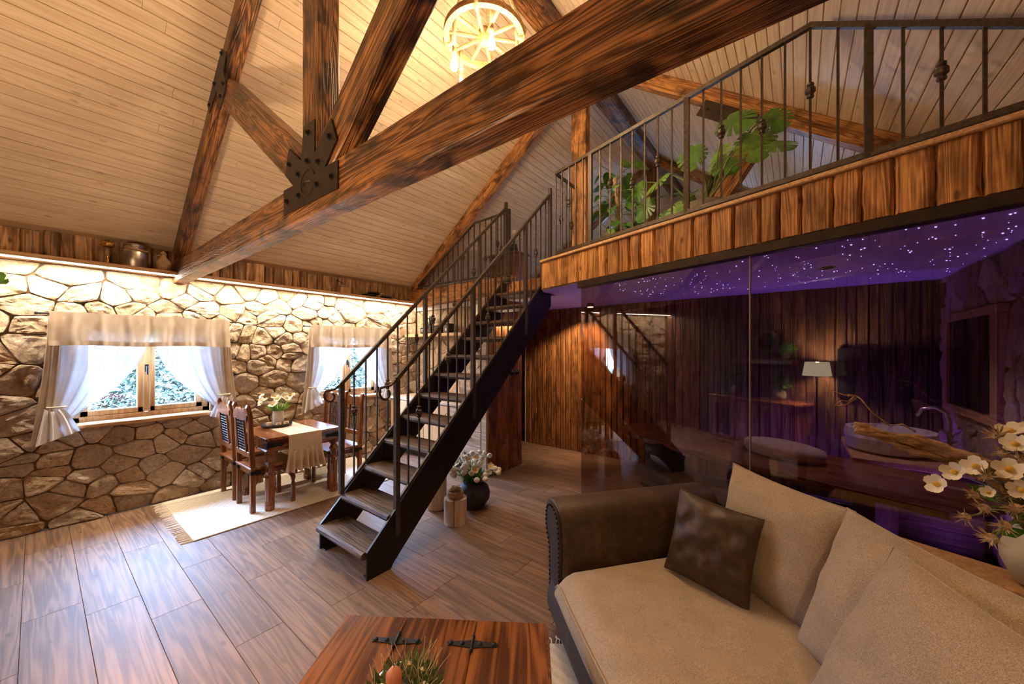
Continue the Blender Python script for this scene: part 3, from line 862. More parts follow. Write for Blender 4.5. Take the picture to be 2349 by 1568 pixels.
# remove nothing: the tie beam of this truss is the loft edge beam on the left only
for o in list(t2.children):
    if o.name.startswith('tie_beam'):
        bpy.data.objects.remove(o)
obj('tie_beam', G().cbox(0, 2.31, -.06, .06, 2.42, 2.70, .008), M_['beam_light'], t2, Matrix.Translation((XL, 4.10, 0)))
gp3 = obj('rafter_plate', G().prism([(-0.80, 4.00), (-0.36, 3.68), (-0.27, 3.80), (-0.71, 4.12)], 4.040, 4.047, 'y'), M_['plate'], t2)
for p in ((-.70, 4.02), (-.59, 3.94), (-.47, 3.86), (-.36, 3.78)): bolt(gp3, (p[0], 4.04, p[1]))
t3 = truss(6.95, 0.12, 2.62, 2.62, 'farthest timber truss deep inside the loft', M_['beam'])
rb = thing('ridge_beam', 'long scorched beam along the ridge under the roof peak', 'beam', (RX, 3.8, 5.05))
obj('timber', G().cbox(0, YE - YN - .02, -.115, .115, -.11, .10, .008), M_['beam'], rb, axes((RX, YN + .01, RZ - .14), (0, 1, 0), (-1, 0, 0), (0, 0, 1)))

# ------------------------------------------------------------------ windows
def window(n, y0, y1, z0, z1):
    g = G(); xf0, xf1 = -5.66, -5.552
    ym = (y0 + y1) / 2
    for (a, b, c, d) in ((y0, y1, z0, z0 + .05), (y0, y1, z1 - .05, z1), (y0, y0 + .05, z0, z1), (y1 - .05, y1, z0, z1)):
        g.cbox(xf0, xf1, a, b, c, d, .004)
    wn = structure('window_%d' % n, g, M_['winwood'])
    for a, b in ((y0 + .05, ym - .012), (ym + .012, y1 - .05)):
        g = G(); t = .058
        for (p, q, c, d) in ((a, b, z0 + .05, z0 + .05 + t), (a, b, z1 - .05 - t, z1 - .05), (a, a + t, z0 + .05, z1 - .05), (b - t, b, z0 + .05, z1 - .05)):
            g.cbox(-5.635, -5.565, p, q, c, d, .006)
        sa = obj('casement', g, M_['winwood'], wn)
        obj('pane', G().box(-5.606, -5.600, a + t - .004, b - t + .004, z0 + .05 + t - .004, z1 - .05 - t + .004), M_['pane'], sa)
    obj('meeting_stile', G().cbox(-5.58, -5.548, ym - .028, ym + .028, z0 + .055, z1 - .055, .006), M_['winwood'], wn)
    h = obj('handle', G().cbox(-5.548, -5.538, ym - .014, ym + .014, 1.42, 1.50, .003).tube([(-5.54, ym, 1.475), (-5.515, ym, 1.475), (-5.505, ym, 1.465), (-5.505, ym, 1.39)], .008, 8), M_['iron'], wn)
    obj('window_sill', G().cbox(-5.60, -5.40, y0 - .05, y1 + .05, z0 - .045, z0 + .0, .01), M_['sillwood'], wn)
    # wooden lining of the opening
    g = G(); g.box(-5.585, -5.455, y0, y1, z0 - .006, z0 + .003); g.box(-5.585, -5.455, y0 - .012, y0, z0, z1); g.box(-5.585, -5.455, y1, y1 + .012, z0, z1); g.box(-5.585, -5.455, y0 - .012, y1 + .012, z1, z1 + .012)
    obj('lining', g, M_['winwood'], wn)
    return wn


window(1, W1[0], W1[1], *WZ)
window(2, W2[0], W2[1], *WZ)


def pleat(u, n, amp, ph=0):
    return amp * (math.sin(u * n * 2 * math.pi + ph) + .5 * math.sin(u * n * 4.3 * math.pi + 1.3 * ph))


def curtains(y0, y1, lab):
    """cafe curtain set: rod, gathered valance, two sheers tied back at the sides"""
    ym = (y0 + y1) / 2; xr = -5.375; zr = 1.985
    t = thing('window_curtain', lab, 'curtain', (xr, ym, .8))
    rod = obj('rod', G().tube([(xr, y0 - .06, zr), (xr, y1 + .06, zr)], .007, 8), M_['iron'], t)
    for yy in (y0 - .05, y1 + .05): obj('bracket', G().tube([(xr, yy, zr), (-5.44, yy, zr)], .006, 6).ball((xr, yy + (-.02 if yy < ym else .02), zr), .013, 8, 6), M_['iron'], t)

    def val(u, v):
        y = y0 + (y1 - y0) * u; z = zr + .022 - .315 * v
        return (xr + .022 + pleat(u, 7, .010 * (0.5 + v), 1.1) * .9 + .010 * math.sin(u * 3.1), y + .006 * math.sin(9 * u + 6 * v), z + .006 * math.sin(u * 11) * v)
    obj('valance', G().grid(val, 96, 8), M_['valance'], t, smooth=True)
    obj('valance_hem', G().grid(lambda u, v: (val(u, .86 + .14 * v)[0] + .003, val(u, 1)[1], val(u, .86 + .14 * v)[2]), 96, 2), M_['linen'], t, smooth=True)
    for sgn in (-1, 1):
        ys = y0 - .005 if sgn < 0 else y1 + .005          # outer edge at the rod
        zt = 1.17; yt = ys + sgn * .0                # tie point
        inner = ym - sgn * (-.02)

        def sheer(u, v):     # u from the outer edge to the inner edge, v downwards to the tie
            e = v ** 2.2
            yo = ys + sgn * .01 * v
            wtop = abs(ym - ys) - .01; wbot = .10
            wdt = wtop + (wbot - wtop) * (v ** 2.7)
            y = yo - sgn * u * wdt
            sag = -.16 * u * (1 - (1 - v) ** 2.2) * 1.0 * (v > 0)
            swag = .20 * math.sin(min(1, u) * math.pi * .85) * v ** 1.5
            z = zr - .02 - (zr - zt) * v - swag - .06 * u * v
            return (xr - .018 + pleat(u, 6, .012 * (1 - .5 * v), .7) - .03 * e * u, y, z)
        obj('sheer_panel', G().grid(sheer, 48, 26, flip=sgn < 0), M_['sheer'], t, smooth=True)

        def tail(u, v):      # below the tie the cloth opens again
            wdt = .10 + .16 * v ** .8
            y = ys + sgn * (.02 + .05 * v) - sgn * u * wdt
            z = zt - .05 - .33 * v - .03 * math.sin(u * math.pi) * (1 - v) + .10 * u * v
            return (xr + .012 + pleat(u, 3, .014, .4) * (.6 + .6 * v), y, z)
        obj('tail', G().grid(tail, 26, 12, flip=sgn < 0), M_['sheer'], t, smooth=True)

        def side(u, v):      # narrow beige side strip hanging straight down on the wall side
            wdt = .075 + .03 * v
            y = ys + sgn * (.0 + .10 * v ** 1.5) - sgn * u * wdt
            return (xr + .0 + pleat(u, 2, .008, .2), y, zr - .02 - 1.17 * v)
        obj('side_strip', G().grid(side, 14, 20, flip=sgn < 0), M_['valance'], t, smooth=True)
        obj('tie_band', G().torus((xr - .005, ys - sgn * .05, zt - .04), .055, .008, 18, 6, 'z'), M_['linen'], t, smooth=True)
    return t


curtains(.07, 1.41, 'sheer curtains with beige valance tied back at the near window')
curtains(2.33, 3.62, 'sheer curtains with beige valance at the far window behind the stairs')

# ------------------------------------------------------------------ outdoors (seen through the panes)
g = G().box(-40, -5.86, -20, 25, -1.0, -.6)
structure('ground', g, M_['grass'])


def leaf_cloud(name, c, r, n, size, mat, parent=None, seed=0, stuff=True, lab=None):
    rr = random.Random(seed); g = G()
    for _ in range(n):
        while True:
            p = Vector((rr.uniform(-1, 1), rr.uniform(-1, 1), rr.uniform(-1, 1)))
            if .3 < p.length < 1: break
        p = Vector((c[0] + p.x * r[0], c[1] + p.y * r[1], c[2] + p.z * r[2]))
        a = Vector((rr.uniform(-1, 1), rr.uniform(-1, 1), rr.uniform(-.6, .6))).normalized(); b = a.orthogonal().normalized()
        b = Matrix.Rotation(rr.uniform(0, 6.28), 3, a) @ b; s = size * rr.uniform(.6, 1.3)
        nn = a.cross(b) * s * .15
        g.add([p, p + a * s * .5 + b * s * .28 + nn, p + a * s, p + a * s * .5 - b * s * .28 + nn], [(0, 1, 2, 3)])
    o = obj(name, g, mat, parent) if parent else obj(name, g, mat, origin=c)
    if stuff: o['kind'] = 'stuff'
    return o


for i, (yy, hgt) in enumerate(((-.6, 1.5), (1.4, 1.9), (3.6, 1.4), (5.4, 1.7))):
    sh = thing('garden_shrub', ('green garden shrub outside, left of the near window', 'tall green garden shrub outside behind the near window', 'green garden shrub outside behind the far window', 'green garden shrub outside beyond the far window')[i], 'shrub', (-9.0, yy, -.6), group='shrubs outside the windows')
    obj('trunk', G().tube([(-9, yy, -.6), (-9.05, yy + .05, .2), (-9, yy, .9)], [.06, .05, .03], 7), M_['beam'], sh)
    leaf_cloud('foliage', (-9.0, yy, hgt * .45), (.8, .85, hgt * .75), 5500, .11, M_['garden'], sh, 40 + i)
fb = thing('flower_box', 'window box with red geraniums outside the near window', 'flower box', (-5.98, .73, .80))
obj('trough', G().cbox(-6.08, -5.88, .25, 1.22, .72, .88, .01), M_['winwood'], fb)
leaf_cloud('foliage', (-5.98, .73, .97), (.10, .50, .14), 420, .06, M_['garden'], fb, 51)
for i, (yy, zz) in enumerate(((.52, 1.16), (.58, 1.13), (.46, 1.14))):
    leaf_cloud('blossom', (-5.96, yy, zz), (.03, .035, .025), 40, .03, M_['red'], fb, 52 + i, stuff=False)

# ------------------------------------------------------------------ long shelf with its light strip and objects
sh = thing('wall_shelf', 'long light wooden shelf with light strip along the stone wall', 'shelf', (-5.36, 1.6, 2.45))
obj('shelf_board', G().cbox(-5.48, -5.235, YN + .01, 4.03, 2.452, 2.49, .004), M_['shelf'], sh)
obj('light_strip', G().box(-5.268, -5.250, YN + .02, 4.02, 2.440, 2.452), M_['strip'], sh)
ZS = 2.49


def lathe_obj(name, prof, c, mat, parent=None, seg=24, cap=True):
    return obj(name, G().lathe(prof, c, seg, cap), mat, parent, smooth=True)


c = (-5.355, .615, ZS)
mc = thing('milk_can', 'dented aluminium milk can on the shelf beside the wicker jug', 'milk can', c)
lathe_obj('body', [(.098, 0), (.102, .005), (.102, .155), (.097, .172), (.072, .19), (.070, .205), (.078, .212), (.078, .222)], c, M_['alu'], mc)
lathe_obj('lid', [(.08, .222), (.08, .232), (.05, .242), (.02, .245)], c, M_['alu'], mc)
obj('handle', G().tube([(c[0] + .085, c[1] - .08, ZS + .185), (c[0] + .10, c[1] - .03, ZS + .178), (c[0] + .10, c[1] + .03, ZS + .172), (c[0] + .08, c[1] + .09, ZS + .17)], .008, 8), M_['winwood'], mc, smooth=True)
c = (-5.35, .83, ZS)
wj = thing('wicker_jug', 'wicker covered demijohn with handle on the shelf by the truss', 'jug', c)
lathe_obj('body', [(.05, 0), (.057, .01), (.068, .085), (.066, .10), (.03, .145), (.024, .165), (.024, .18), (.03, .185)], c, M_['wicker'], wj)
lathe_obj('stopper', [(.032, .18), (.03, .19), (.014, .205), (.008, .215)], c, M_['wicker'], wj)
obj('handle', G().tube([(c[0] + .01, c[1] - .028, ZS + .165), (c[0] + .01, c[1] - .055, ZS + .16), (c[0] + .01, c[1] - .062, ZS + .13), (c[0] + .01, c[1] - .055, ZS + .105)], .006, 8), M_['wicker'], wj, smooth=True)
c = (-5.355, .43, ZS)
ln = thing('brass_lantern', 'small brass oil lantern on the shelf left of the milk can', 'lantern', c)
lathe_obj('base', [(.035, 0), (.035, .006), (.016, .02), (.012, .05), (.014, .085), (.02, .095)], c, M_['brass'], ln)
lathe_obj('chimney', [(.028, .095), (.034, .13), (.03, .17), (.034, .175)], c, M_['pane'], ln)
lathe_obj('crown', [(.036, .175), (.05, .195), (.048, .215), (.02, .222)], c, M_['brass'], ln)
c = (-5.345, 2.79, ZS)
cg = thing('coffee_grinder', 'wooden hand coffee grinder with crank on the shelf', 'coffee grinder', c)
obj('box', G().cbox(c[0] - .06, c[0] + .06, c[1] - .06, c[1] + .06, ZS, ZS + .095, .006), M_['kitwood'], cg)
lathe_obj('bowl', [(.02, .095), (.045, .10), (.04, .125), (.02, .135)], c, M_['alu'], cg)
obj('crank', G().tube([(c[0], c[1], ZS + .13), (c[0], c[1], ZS + .16), (c[0] + .05, c[1] - .10, ZS + .165)], .005, 6).ball((c[0] + .05, c[1] - .10, ZS + .175), .016, 8, 6), M_['iron'], cg, smooth=True)
for i, (yy, zz, rr_) in enumerate(((3.22, .0, .115), (3.30, .045, .10), (3.52, .0, .105))):
    c = (-5.345, yy, ZS + zz)
    fp = thing('cast_pan', ('low black iron pan under another pan on the shelf', 'black iron pan on top of another pan on the shelf', 'black iron pan at the far end of the shelf')[i], 'pan', c, group='old pans on the shelf')
    lathe_obj('bowl', [(rr_ * .8, 0), (rr_, .035), (rr_ * .96, .035), (rr_ * .78, .006)], c, M_['iron'], fp)
    obj('handle', G().tube([(c[0] + .03, c[1] + rr_ * .9, c[2] + .03), (c[0] + .05, c[1] + rr_ * 1.4, c[2] + .026)], .008, 6), M_['alu'], fp)
# tip of a plant hanging into the frame at the far left
hp = thing('trailing_plant', 'green ivy tendril hanging from the shelf at the far left', 'plant', (-5.20, -.30, ZS))
obj('stem', G().tube([(-5.33, -.33, ZS), (-5.20, -.30, ZS - .02), (-5.17, -.24, ZS - .18), (-5.16, -.20, ZS - .32)], .004, 5), M_['stem'], hp)
obj('pot', G().lathe([(.05, 0), (.07, .12), (.066, .12), (.05, .02)], (-5.35, -.38, ZS), 14), M_['pot_dark'], hp)
for k, (yy, zz) in enumerate(((-.18, -.20), (-.21, -.25), (-.19, -.30), (-.24, -.33), (-.16, -.26))):
    a = R.uniform(0, 6.28); s = .055
    g = G().add([(0, 0, 0), (s * .6, s * .5, .01), (s * .4, s, 0), (0, s * 1.3, .01), (-s * .4, s, 0), (-s * .6, s * .5, .01)], [(0, 1, 2, 3), (0, 3, 4, 5)])
    obj('leaf', g, M_['leaf2'], hp, Matrix.Translation((-5.15, yy, ZS + zz)) @ Matrix.Rotation(a, 4, 'X') @ Matrix.Rotation(1.2, 4, 'Y'))
# ------------------------------------------------------------------ staircase
ST_Y0, ST_GO, ST_RI = 1.42, 0.209, 0.20
SXL, SXR = -3.14, -2.44
st = thing('staircase', 'open black steel staircase with dark wooden treads up to the loft', 'staircase', (-2.79, 1.45, 0))
sl_ = ST_RI / ST_GO
for nm, x0, x1 in (('left', SXL - .012, SXL + .006), ('right', SXR - .006, SXR + .012)):
    poly = [(1.445, 0), (1.64, 0.0), (1.66, 0.03), (3.93, 2.20), (3.93, 2.55), (3.86, 2.56), (1.445, 0.20)]
    sg = obj('stringer', G().prism(poly, x0, x1, 'x'), M_['stringer'], st)
    obj('foot_plate', G().cbox((x0 if nm == 'right' else x0 - .0) - .06, x1 + (.0 if nm == 'right' else .06), 1.455, 1.56, 0, .008, .002), M_['stringer'], sg)
for i in range(12):
    z = ST_RI * (i + 1); y = ST_Y0 + ST_GO * i
    prof = [(y + .012, z - .052), (y + .26, z - .052), (y + .26, z - .004), (y + .012, z + .002), (y - .006, z - .008), (y - .014, z - .026), (y - .006, z - .044)]
    prof = [(a, b) for a, b in prof]
    g = G().prism([(0 * 0 + a, b) for a, b in prof], SXL + .008, SXR - .008, 'x')
    obj('tread', g, M_['tread'], st)


def knot(parent, x, y, z, s=1.0):
    g = G().lathe([(.008 * s, -.050 * s), (.019 * s, -.042 * s), (.019 * s, -.030 * s), (.013 * s, -.026 * s), (.027 * s, -.012 * s), (.027 * s, .012 * s), (.013 * s, .026 * s), (.019 * s, .030 * s), (.019 * s, .042 * s), (.008 * s, .050 * s)], (x, y, z), 8)
    obj('baluster_knot', g, M_['rail'], parent)


def bar(parent, name, x, y, z0, z1, r=.0085, mat=None):
    return obj(name, G().tube([(x, y, z0), (x, y, z1)], r, 4, square=True), mat or M_['rail'], parent)


for side, xr in (('left', SXL - .002), ('right', SXR + .002)):
    y0 = 1.63 if side == 'left' else 1.70
    ztop = lambda y: 1.395 + (y - 1.665) * .972
    zbot = lambda y: 0.475 + (y - 1.70) * .970
    # rails
    pts = [(xr, y0, ztop(y0)), (xr, 3.93, ztop(3.93))]
    obj('hand_rail', G().tube(pts, .021, 4, square=True), M_['rail'], st)
    obj('bottom_rail', G().tube([(xr, y0, zbot(y0)), (xr, 3.88, zbot(3.88))], .015, 4, square=True), M_['rail'], st)
    # scroll at the foot of the hand rail
    pts = []
    for k in range(15):
        a = math.radians(65 + 25 * k); rr = .075 - .0035 * k
        pts.append((xr, y0 - .065 + .0 - rr * math.cos(a) * -1 * .9 - .03, ztop(y0) - .10 + rr * math.sin(a)))
    pts = [(xr, y0 + .02, ztop(y0 + .02)), (xr, y0 - .055, ztop(y0) - .045)] + pts[3:]
    obj('scroll', G().tube(pts, .010, 6), M_['rail'], st, smooth=True)
    posts = [y0, 2.545, 3.40, 3.925]
    for k, py in enumerate(posts):
        zb = (.23 if side == 'right' else .40) if k == 0 else zbot(py) - (.30 if side == 'right' else .05)
        bar(st, 'newel_post' if k == 0 else 'post', xr, py, zb, ztop(py) - .005 + (.08 if k == 3 else 0), .026)
        if k < 3:
            n = 8 if k < 2 else 5; p1 = posts[k + 1]
            for q in range(1, n):
                yy = py + (p1 - py) * q / n
                b = bar(st, 'baluster', xr, yy, zbot(yy), ztop(yy))
                if q % 3 == (2 if side == 'right' else 1): knot(b, xr, yy, zbot(yy) + .47 + .12 * (q % 2))

# ------------------------------------------------------------------ loft railing
lr = thing('loft_railing', 'black wrought iron railing along the slanting loft edge', 'railing', (LP.x, LP.y, ZF))


def lpt(x, z, back=.045):
    return Vector((x, lofty(x), z)) - LN * back


ZT, ZB_ = 3.635, 2.735
xs0, xk, xs1 = -2.16, .055, XR
obj('top_rail', G().tube([lpt(xs0, ZT), lpt(xk, ZT), lpt(xs1, ZT - .74 * (xs1 - xk))], .022, 4, square=True), M_['rail'], lr)
obj('bottom_rail', G().tube([lpt(xs0, ZB_), lpt(xs1, ZB_)], .022, 4, square=True), M_['rail'], lr)
posts = [-1.665, -.70, .30]


def ztopr(x): return ZT if x < xk else ZT - .74 * (x - xk)


def ledge_bar(name, x, r, z0=None):
    p = lpt(x, 0)
    return bar(lr, name, p.x, p.y, z0 or ZB_, ztopr(x), r)


for x in posts: ledge_bar('post', x, .026, 2.69)
segs = [(xs0, -1.665, 5), (-1.665, -.70, 8), (-.70, .30, 8), (.30, 1.06, 6)]
kn = 0
for a, b, n in segs:
    for q in range(0 if a == xs0 else 1, n):
        x = a + (b - a) * q / n
        bb = ledge_bar('baluster', x, .0095)
        kn += 1
        if q in (2, 4, 6) and n == 8 or q == 2 and n < 8: p = lpt(x, 0); knot(bb, p.x, p.y, ZB_ + (ztopr(x) - ZB_) * (.56 if q % 4 == 2 else .46))
# return along the stair opening
cx_, cy_ = lpt(xs0, 0).x, lpt(xs0, 0).y
obj('side_top_rail', G().tube([(cx_, cy_, ZT), (cx_, 4.30, ZT)], .019, 4, square=True), M_['rail'], lr)
obj('side_bottom_rail', G().tube([(cx_, cy_, ZB_), (cx_, 4.30, ZB_)], .019, 4, square=True), M_['rail'], lr)
for q in range(1, 7):
    yy = cy_ + (4.30 - cy_) * q / 6
    b = bar(lr, 'post' if q == 6 else 'baluster', cx_, yy, ZF, ZT, .022 if q == 6 else .009)
    if q in (1, 3): knot(b, cx_, yy, 3.15)
# landing railing on the left
ll = thing('landing_railing', 'black wrought iron railing under the rafter left of the stair head', 'railing', (-3.9, 4.06, ZF))
yl = 4.02; xp = SXL - .01


def zr_under(x): return min(3.575, ceil_z(x) - .30)


xb = -5.15
obj('bottom_rail', G().tube([(xp, yl, 2.73), (xb, yl, 2.73)], .017, 4, square=True), M_['rail'], ll)
xk2 = -4.02
obj('top_rail', G().tube([(xp, yl, 3.575), (xk2 + .2, yl, 3.555), (xb, yl, 2.76)], .017, 4, square=True), M_['rail'], ll)
bar(ll, 'post', xp, yl - .02, 2.60, 3.60, .026)
x = xp - .105; k = 0
while x > xb + .05:
    zt = 3.565 if x > xk2 + .2 else 2.76 + (x - xb) / (xk2 + .2 - xb) * .795
    b = bar(ll, 'baluster', x, yl, 2.73, zt, .009)
    if k % 3 == 1 and zt > 3.1: knot(b, x, yl, 2.73 + (zt - 2.73) * .52)
    x -= .115; k += 1

# ------------------------------------------------------------------ dining corner
rg = obj('dining_rug', G().cbox(-5.41, -4.11, .83, 3.05, 0.0005, .012, .004), M_['rug'], origin=(-4.76, 1.9, 0))
tag(rg, 'cream patterned rug with fringe under the dining table', 'rug')
g = G()
for k in range(90):
    x = -5.40 + 1.28 * k / 89; l = R.uniform(.06, .095); dx = R.uniform(-.02, .02)
    g.tube([(x, .832, .007), (x + dx * .5, .832 - l * .5, .005), (x + dx, .832 - l, .003)], .0035, 4)
f = obj('fringe', g, M_['fringe'], rg); f['kind'] = 'stuff'

dt = thing('dining_table', 'small square carved dining table with iron corner straps', 'table', (-4.62, 1.80, .012))
tx0, tx1, ty0, ty1 = -5.02, -4.23, 1.415, 2.185
for k in range(4):
    a = ty0 + (ty1 - ty0) * k / 4; b = ty0 + (ty1 - ty0) * (k + 1) / 4
    obj('top_plank', G().cbox(tx0, tx1, a + .0006, b - .0006, .725, .755, .003), M_['table'], dt)
obj('apron', G().cbox(tx0 + .02, tx1 - .02, ty0 + .02, ty1 - .02, .625, .725, .004), M_['tableY'], dt)
obj('apron_bead', G().cbox(tx0 + .006, tx1 - .006, ty0 + .006, ty1 - .006, .612, .632, .008), M_['tableY'], dt)


def leg_prof(h, r):
    return [(r * .95, 0), (r, .01), (r, .05), (r * .86, .056), (r, .064), (r, .085), (r * .9, .095), (r * .95, h * .55), (r * .7, h * .60), (r * 1.0, h * .66), (r * .72, h * .72), (r * .80, h * .76), (r * 1.12, h * .84), (r * .7, h * .91), (r * 1.05, h * .95), (r * 1.05, h)]


for lx in (tx0 + .055, tx1 - .055):
    for ly in (ty0 + .055, ty1 - .055):
        obj('leg', G().lathe(leg_prof(.60, .046), (lx, ly, .012), 10), M_['chair'], dt, smooth=False)
for (xx, yy, sx, sy) in ((tx1, ty0, -1, 1), (tx1, ty1, -1, -1), (tx0, ty0, 1, 1)):
    g = G()
    a, b = sorted((yy, yy + sy * .17)); ya, yb = a, b
    xf = xx - .02 if sx < 0 else xx + .02
    pl = [(yy + sy * .018, .645), (yy + sy * .12, .660), (yy + sy * .15, .65), (yy + sy * .175, .674), (yy + sy * .15, .70), (yy + sy * .12, .69), (yy + sy * .018, .705)]
    if sy < 0: pl = pl[::-1]
    x0_, x1_ = sorted((xf, xf - sx * .004))
    g.prism(pl, x0_, x1_, 'x')
    g.box(*sorted((xx + sx * .02, xx + sx * .11)), *sorted((yy + sy * .02, yy + sy * .016)), .648, .702)
    obj('corner_strap', g, M_['iron'], dt)
# runner
run = thing('table_runner', 'cream linen table runner with a ruffled end hanging over the dining table', 'table runner', (-4.6, 1.78, .76))
ry0, ry1 = 1.625, 1.965
obj('cloth', G().grid(lambda u, v: (tx0 - .0 + (tx1 - tx0 + .006) * v if v < 1 else tx1 + .006, ry0 + (ry1 - ry0) * u, .7575 + .0012 * math.sin(u * 20 + v * 9)), 16, 12).grid(lambda u, v: (tx1 + .006 + .006 * v * math.sin(u * 8), ry0 + (ry1 - ry0) * u, .7575 - .16 * v), 16, 5), M_['linen'], run, smooth=True)
obj('ruffle', G().grid(lambda u, v: (tx1 + .012 + (.012 + .03 * v) * math.sin(u * 40 + math.sin(u * 9)) * (.3 + v), ry0 - .035 * v + (ry1 - ry0 + .07 * v) * u, .60 - .23 * v + .008 * math.sin(u * 30)), 90, 6), M_['linen'], run, smooth=True)


def chair(px, py, face, label):
    """px,py = middle of the back at floor, face=+1 towards +y"""
    t = thing('dining_chair', label, 'chair', (px, py, .012), 0 if face > 0 else math.pi, 'carved dining chairs')
    M = lib(t); w = .20

    def P(name, g, mat, sm=False): return obj(name, g, mat, t, M.copy(), sm)
    for sx in (-1, 1):
        # back post, raked slightly
        prof = [(-.022, 0), (.022, 0), (.022, .45), (-.005, .98), (-.028, 1.085), (-.05, 1.09), (-.06, 1.06), (-.045, .98), (-.022, .45)]
        P('back_post', G().prism(prof, sx * w - .02, sx * w + .02, 'x'), M_['chair'])
        P('leg', G().lathe([(.024, 0), (.026, .03), (.02, .035), (.026, .05), (.024, .18), (.016, .22), (.026, .26), (.018, .31), (.026, .36), (.026, .41)], (sx * (w - .005), .38, 0), 8), M_['chair'])
    P('seat', G().cbox(-w - .025, w + .025, -.03, .42, .425, .455, .008), M_['chair'])
    P('seat_rail', G().cbox(-w, w, .0, .40, .365, .425, .004), M_['chair'])
    for sx in (-1, 1):
        P('strap', G().box(sx * w - .024, sx * w + .024, -.024, .07, .385, .415), M_['iron'])
        for ya, sg in ((.025, 1), (.355, -1)):
            pl = [(ya, .37), (ya, .27), (ya + sg * .02, .30), (ya + sg * .05, .345), (ya + sg * .09, .37)]
            if sg > 0: pl = pl[::-1]
            P('bracket', G().prism(pl, sx * w - .012, sx * w + .012, 'x'), M_['chair'])

    def backy(z): return .0 - .045 * max(0, (z - .45)) / .55
    # crest and lower rail
    cr = []
    n = 14
    for i in range(n + 1):
        u = i / n; cr.append((-w + 2 * w * u, 1.00 + .045 * math.sin(u * math.pi) - .018 * math.cos(u * 4 * math.pi)))
    cr += [(w, .93), (-w, .93)]
    P('crest_rail', G().prism(cr[::-1], -.055, -.03, 'y'), M_['chair'])
    P('lower_rail', G().cbox(-w, w, -.03, .0, .555, .61, .004), M_['chair'])
    for sx in (-1, 1):
        P('slat', G().tube([(sx * .115, backy(.6) - .012, .60), (sx * .115, backy(.95) - .012, .94)], .012, 4, square=True), M_['chair'])
    g = G()   # woven iron lattice
    nx, nz = 5, 11
    for i in range(nx):
        for j in range(nz):
            x = -.095 + .19 * (i + .5) / nx; z = .615 + .31 * (j + .5) / nz; yb = backy(z) - .012
            g.torus((x, yb, z), .017, .0035, 8, 4, 'y')
    P('iron_lattice', g, M_['iron'])
    return t


chair(-4.54, 1.335, 1, 'carved dining chair at the near side of the table, nearest the camera')
chair(-5.08, 1.335, 1, 'carved dining chair at the near side of the table, next to the wall')
chair(-4.57, 2.50, -1, 'carved dining chair at the far side of the table, beside the staircase')
chair(-5.10, 2.50, -1, 'carved dining chair at the far side of the table, below the far window')
# tray, vase, candle stubs
c = (-4.86, 1.74, .760)
tr = obj('serving_tray', G().lathe([(.13, 0), (.155, .006), (.16, .03), (.155, .03), (.15, .01), (.02, .008)], c, 28), M_['black'], origin=c, smooth=True)
tag(tr, 'round black tray on the cream table runner', 'tray')
c = (-4.86, 1.755, .769)
fv = thing('flower_vase', 'pale ribbed vase with cream poppies on the dining table', 'vase', c)
obj('vase', G().lathe([(.048, 0), (.055, .01), (.062, .12), (.056, .16), (.06, .17), (.05, .165), (.05, .03)], c, 18), M_['ceramic'], fv, smooth=True)


def poppy(parent, p, dr, s, heart=True, name='flower'):
    """open poppy: five cupped petals and a yellow heart"""
    dr = Vector(dr).normalized(); u = dr.orthogonal().normalized(); v = dr.cross(u); g = G()
    for k in range(5):
        a = 2 * math.pi * k / 5 + R.random() * .4; e = u * math.cos(a) + v * math.sin(a); f = dr.cross(e); wd = s * 1.05; cu = R.uniform(.35, .7)
        P = Vector(p)
        pts = [P, P + e * s * .45 + f * wd * .5 + dr * s * cu * .45, P + e * s * .5 + dr * s * cu * .3, P + e * s * .45 - f * wd * .5 + dr * s * cu * .45, P + e * s * .92 + f * wd * .38 + dr * s * cu, P + e * s * 1.06 + dr * s * (cu + .05), P + e * s * .92 - f * wd * .38 + dr * s * cu]
        g.add(pts, [(0, 2, 1), (0, 3, 2), (1, 2, 5, 4), (2, 3, 6, 5)])
    o = obj(name, g, M_['petal'], parent, smooth=True)
    if heart: obj('heart', G().ball(Vector(p) + dr * s * .18, s * .30, 8, 5), M_['yellow'], o, smooth=True)
    return o


gs = G(); gl = G()
for k in range(17):
    a = R.uniform(0, 6.28); rr_ = R.uniform(.06, .24); top = Vector((c[0] + rr_ * math.cos(a) * .9, c[1] + rr_ * math.sin(a) * 1.1, c[2] + .17 + R.uniform(.10, .25) - rr_ * .12))
    base = Vector((c[0] + R.uniform(-.02, .02), c[1] + R.uniform(-.02, .02), c[2] + .15))
    gs.tube([base, (base + top) / 2 + Vector((0, 0, .05)), top], .0022, 4)
    poppy(fv, top, (math.cos(a) * .6 + .3, math.sin(a) * .6 - .2, .8), R.uniform(.030, .042))
obj('stems', gs, M_['stem'], fv)
for k in range(120):
    a = R.uniform(0, 6.28); l = R.uniform(.08, .16); b0 = Vector((c[0] + .03 * math.cos(a), c[1] + .03 * math.sin(a), c[2] + .155)); e = Vector((math.cos(a), math.sin(a), R.uniform(.4, 1.4))).normalized() * l
    sd = Vector((-math.sin(a), math.cos(a), 0)) * .005
    gl.add([b0 - sd, b0 + sd, b0 + e * .6 + sd, b0 + e, b0 + e * .6 - sd], [(0, 1, 2, 3, 4)])
o = obj('foliage', gl, M_['leaf2'], fv); o['kind'] = 'stuff'
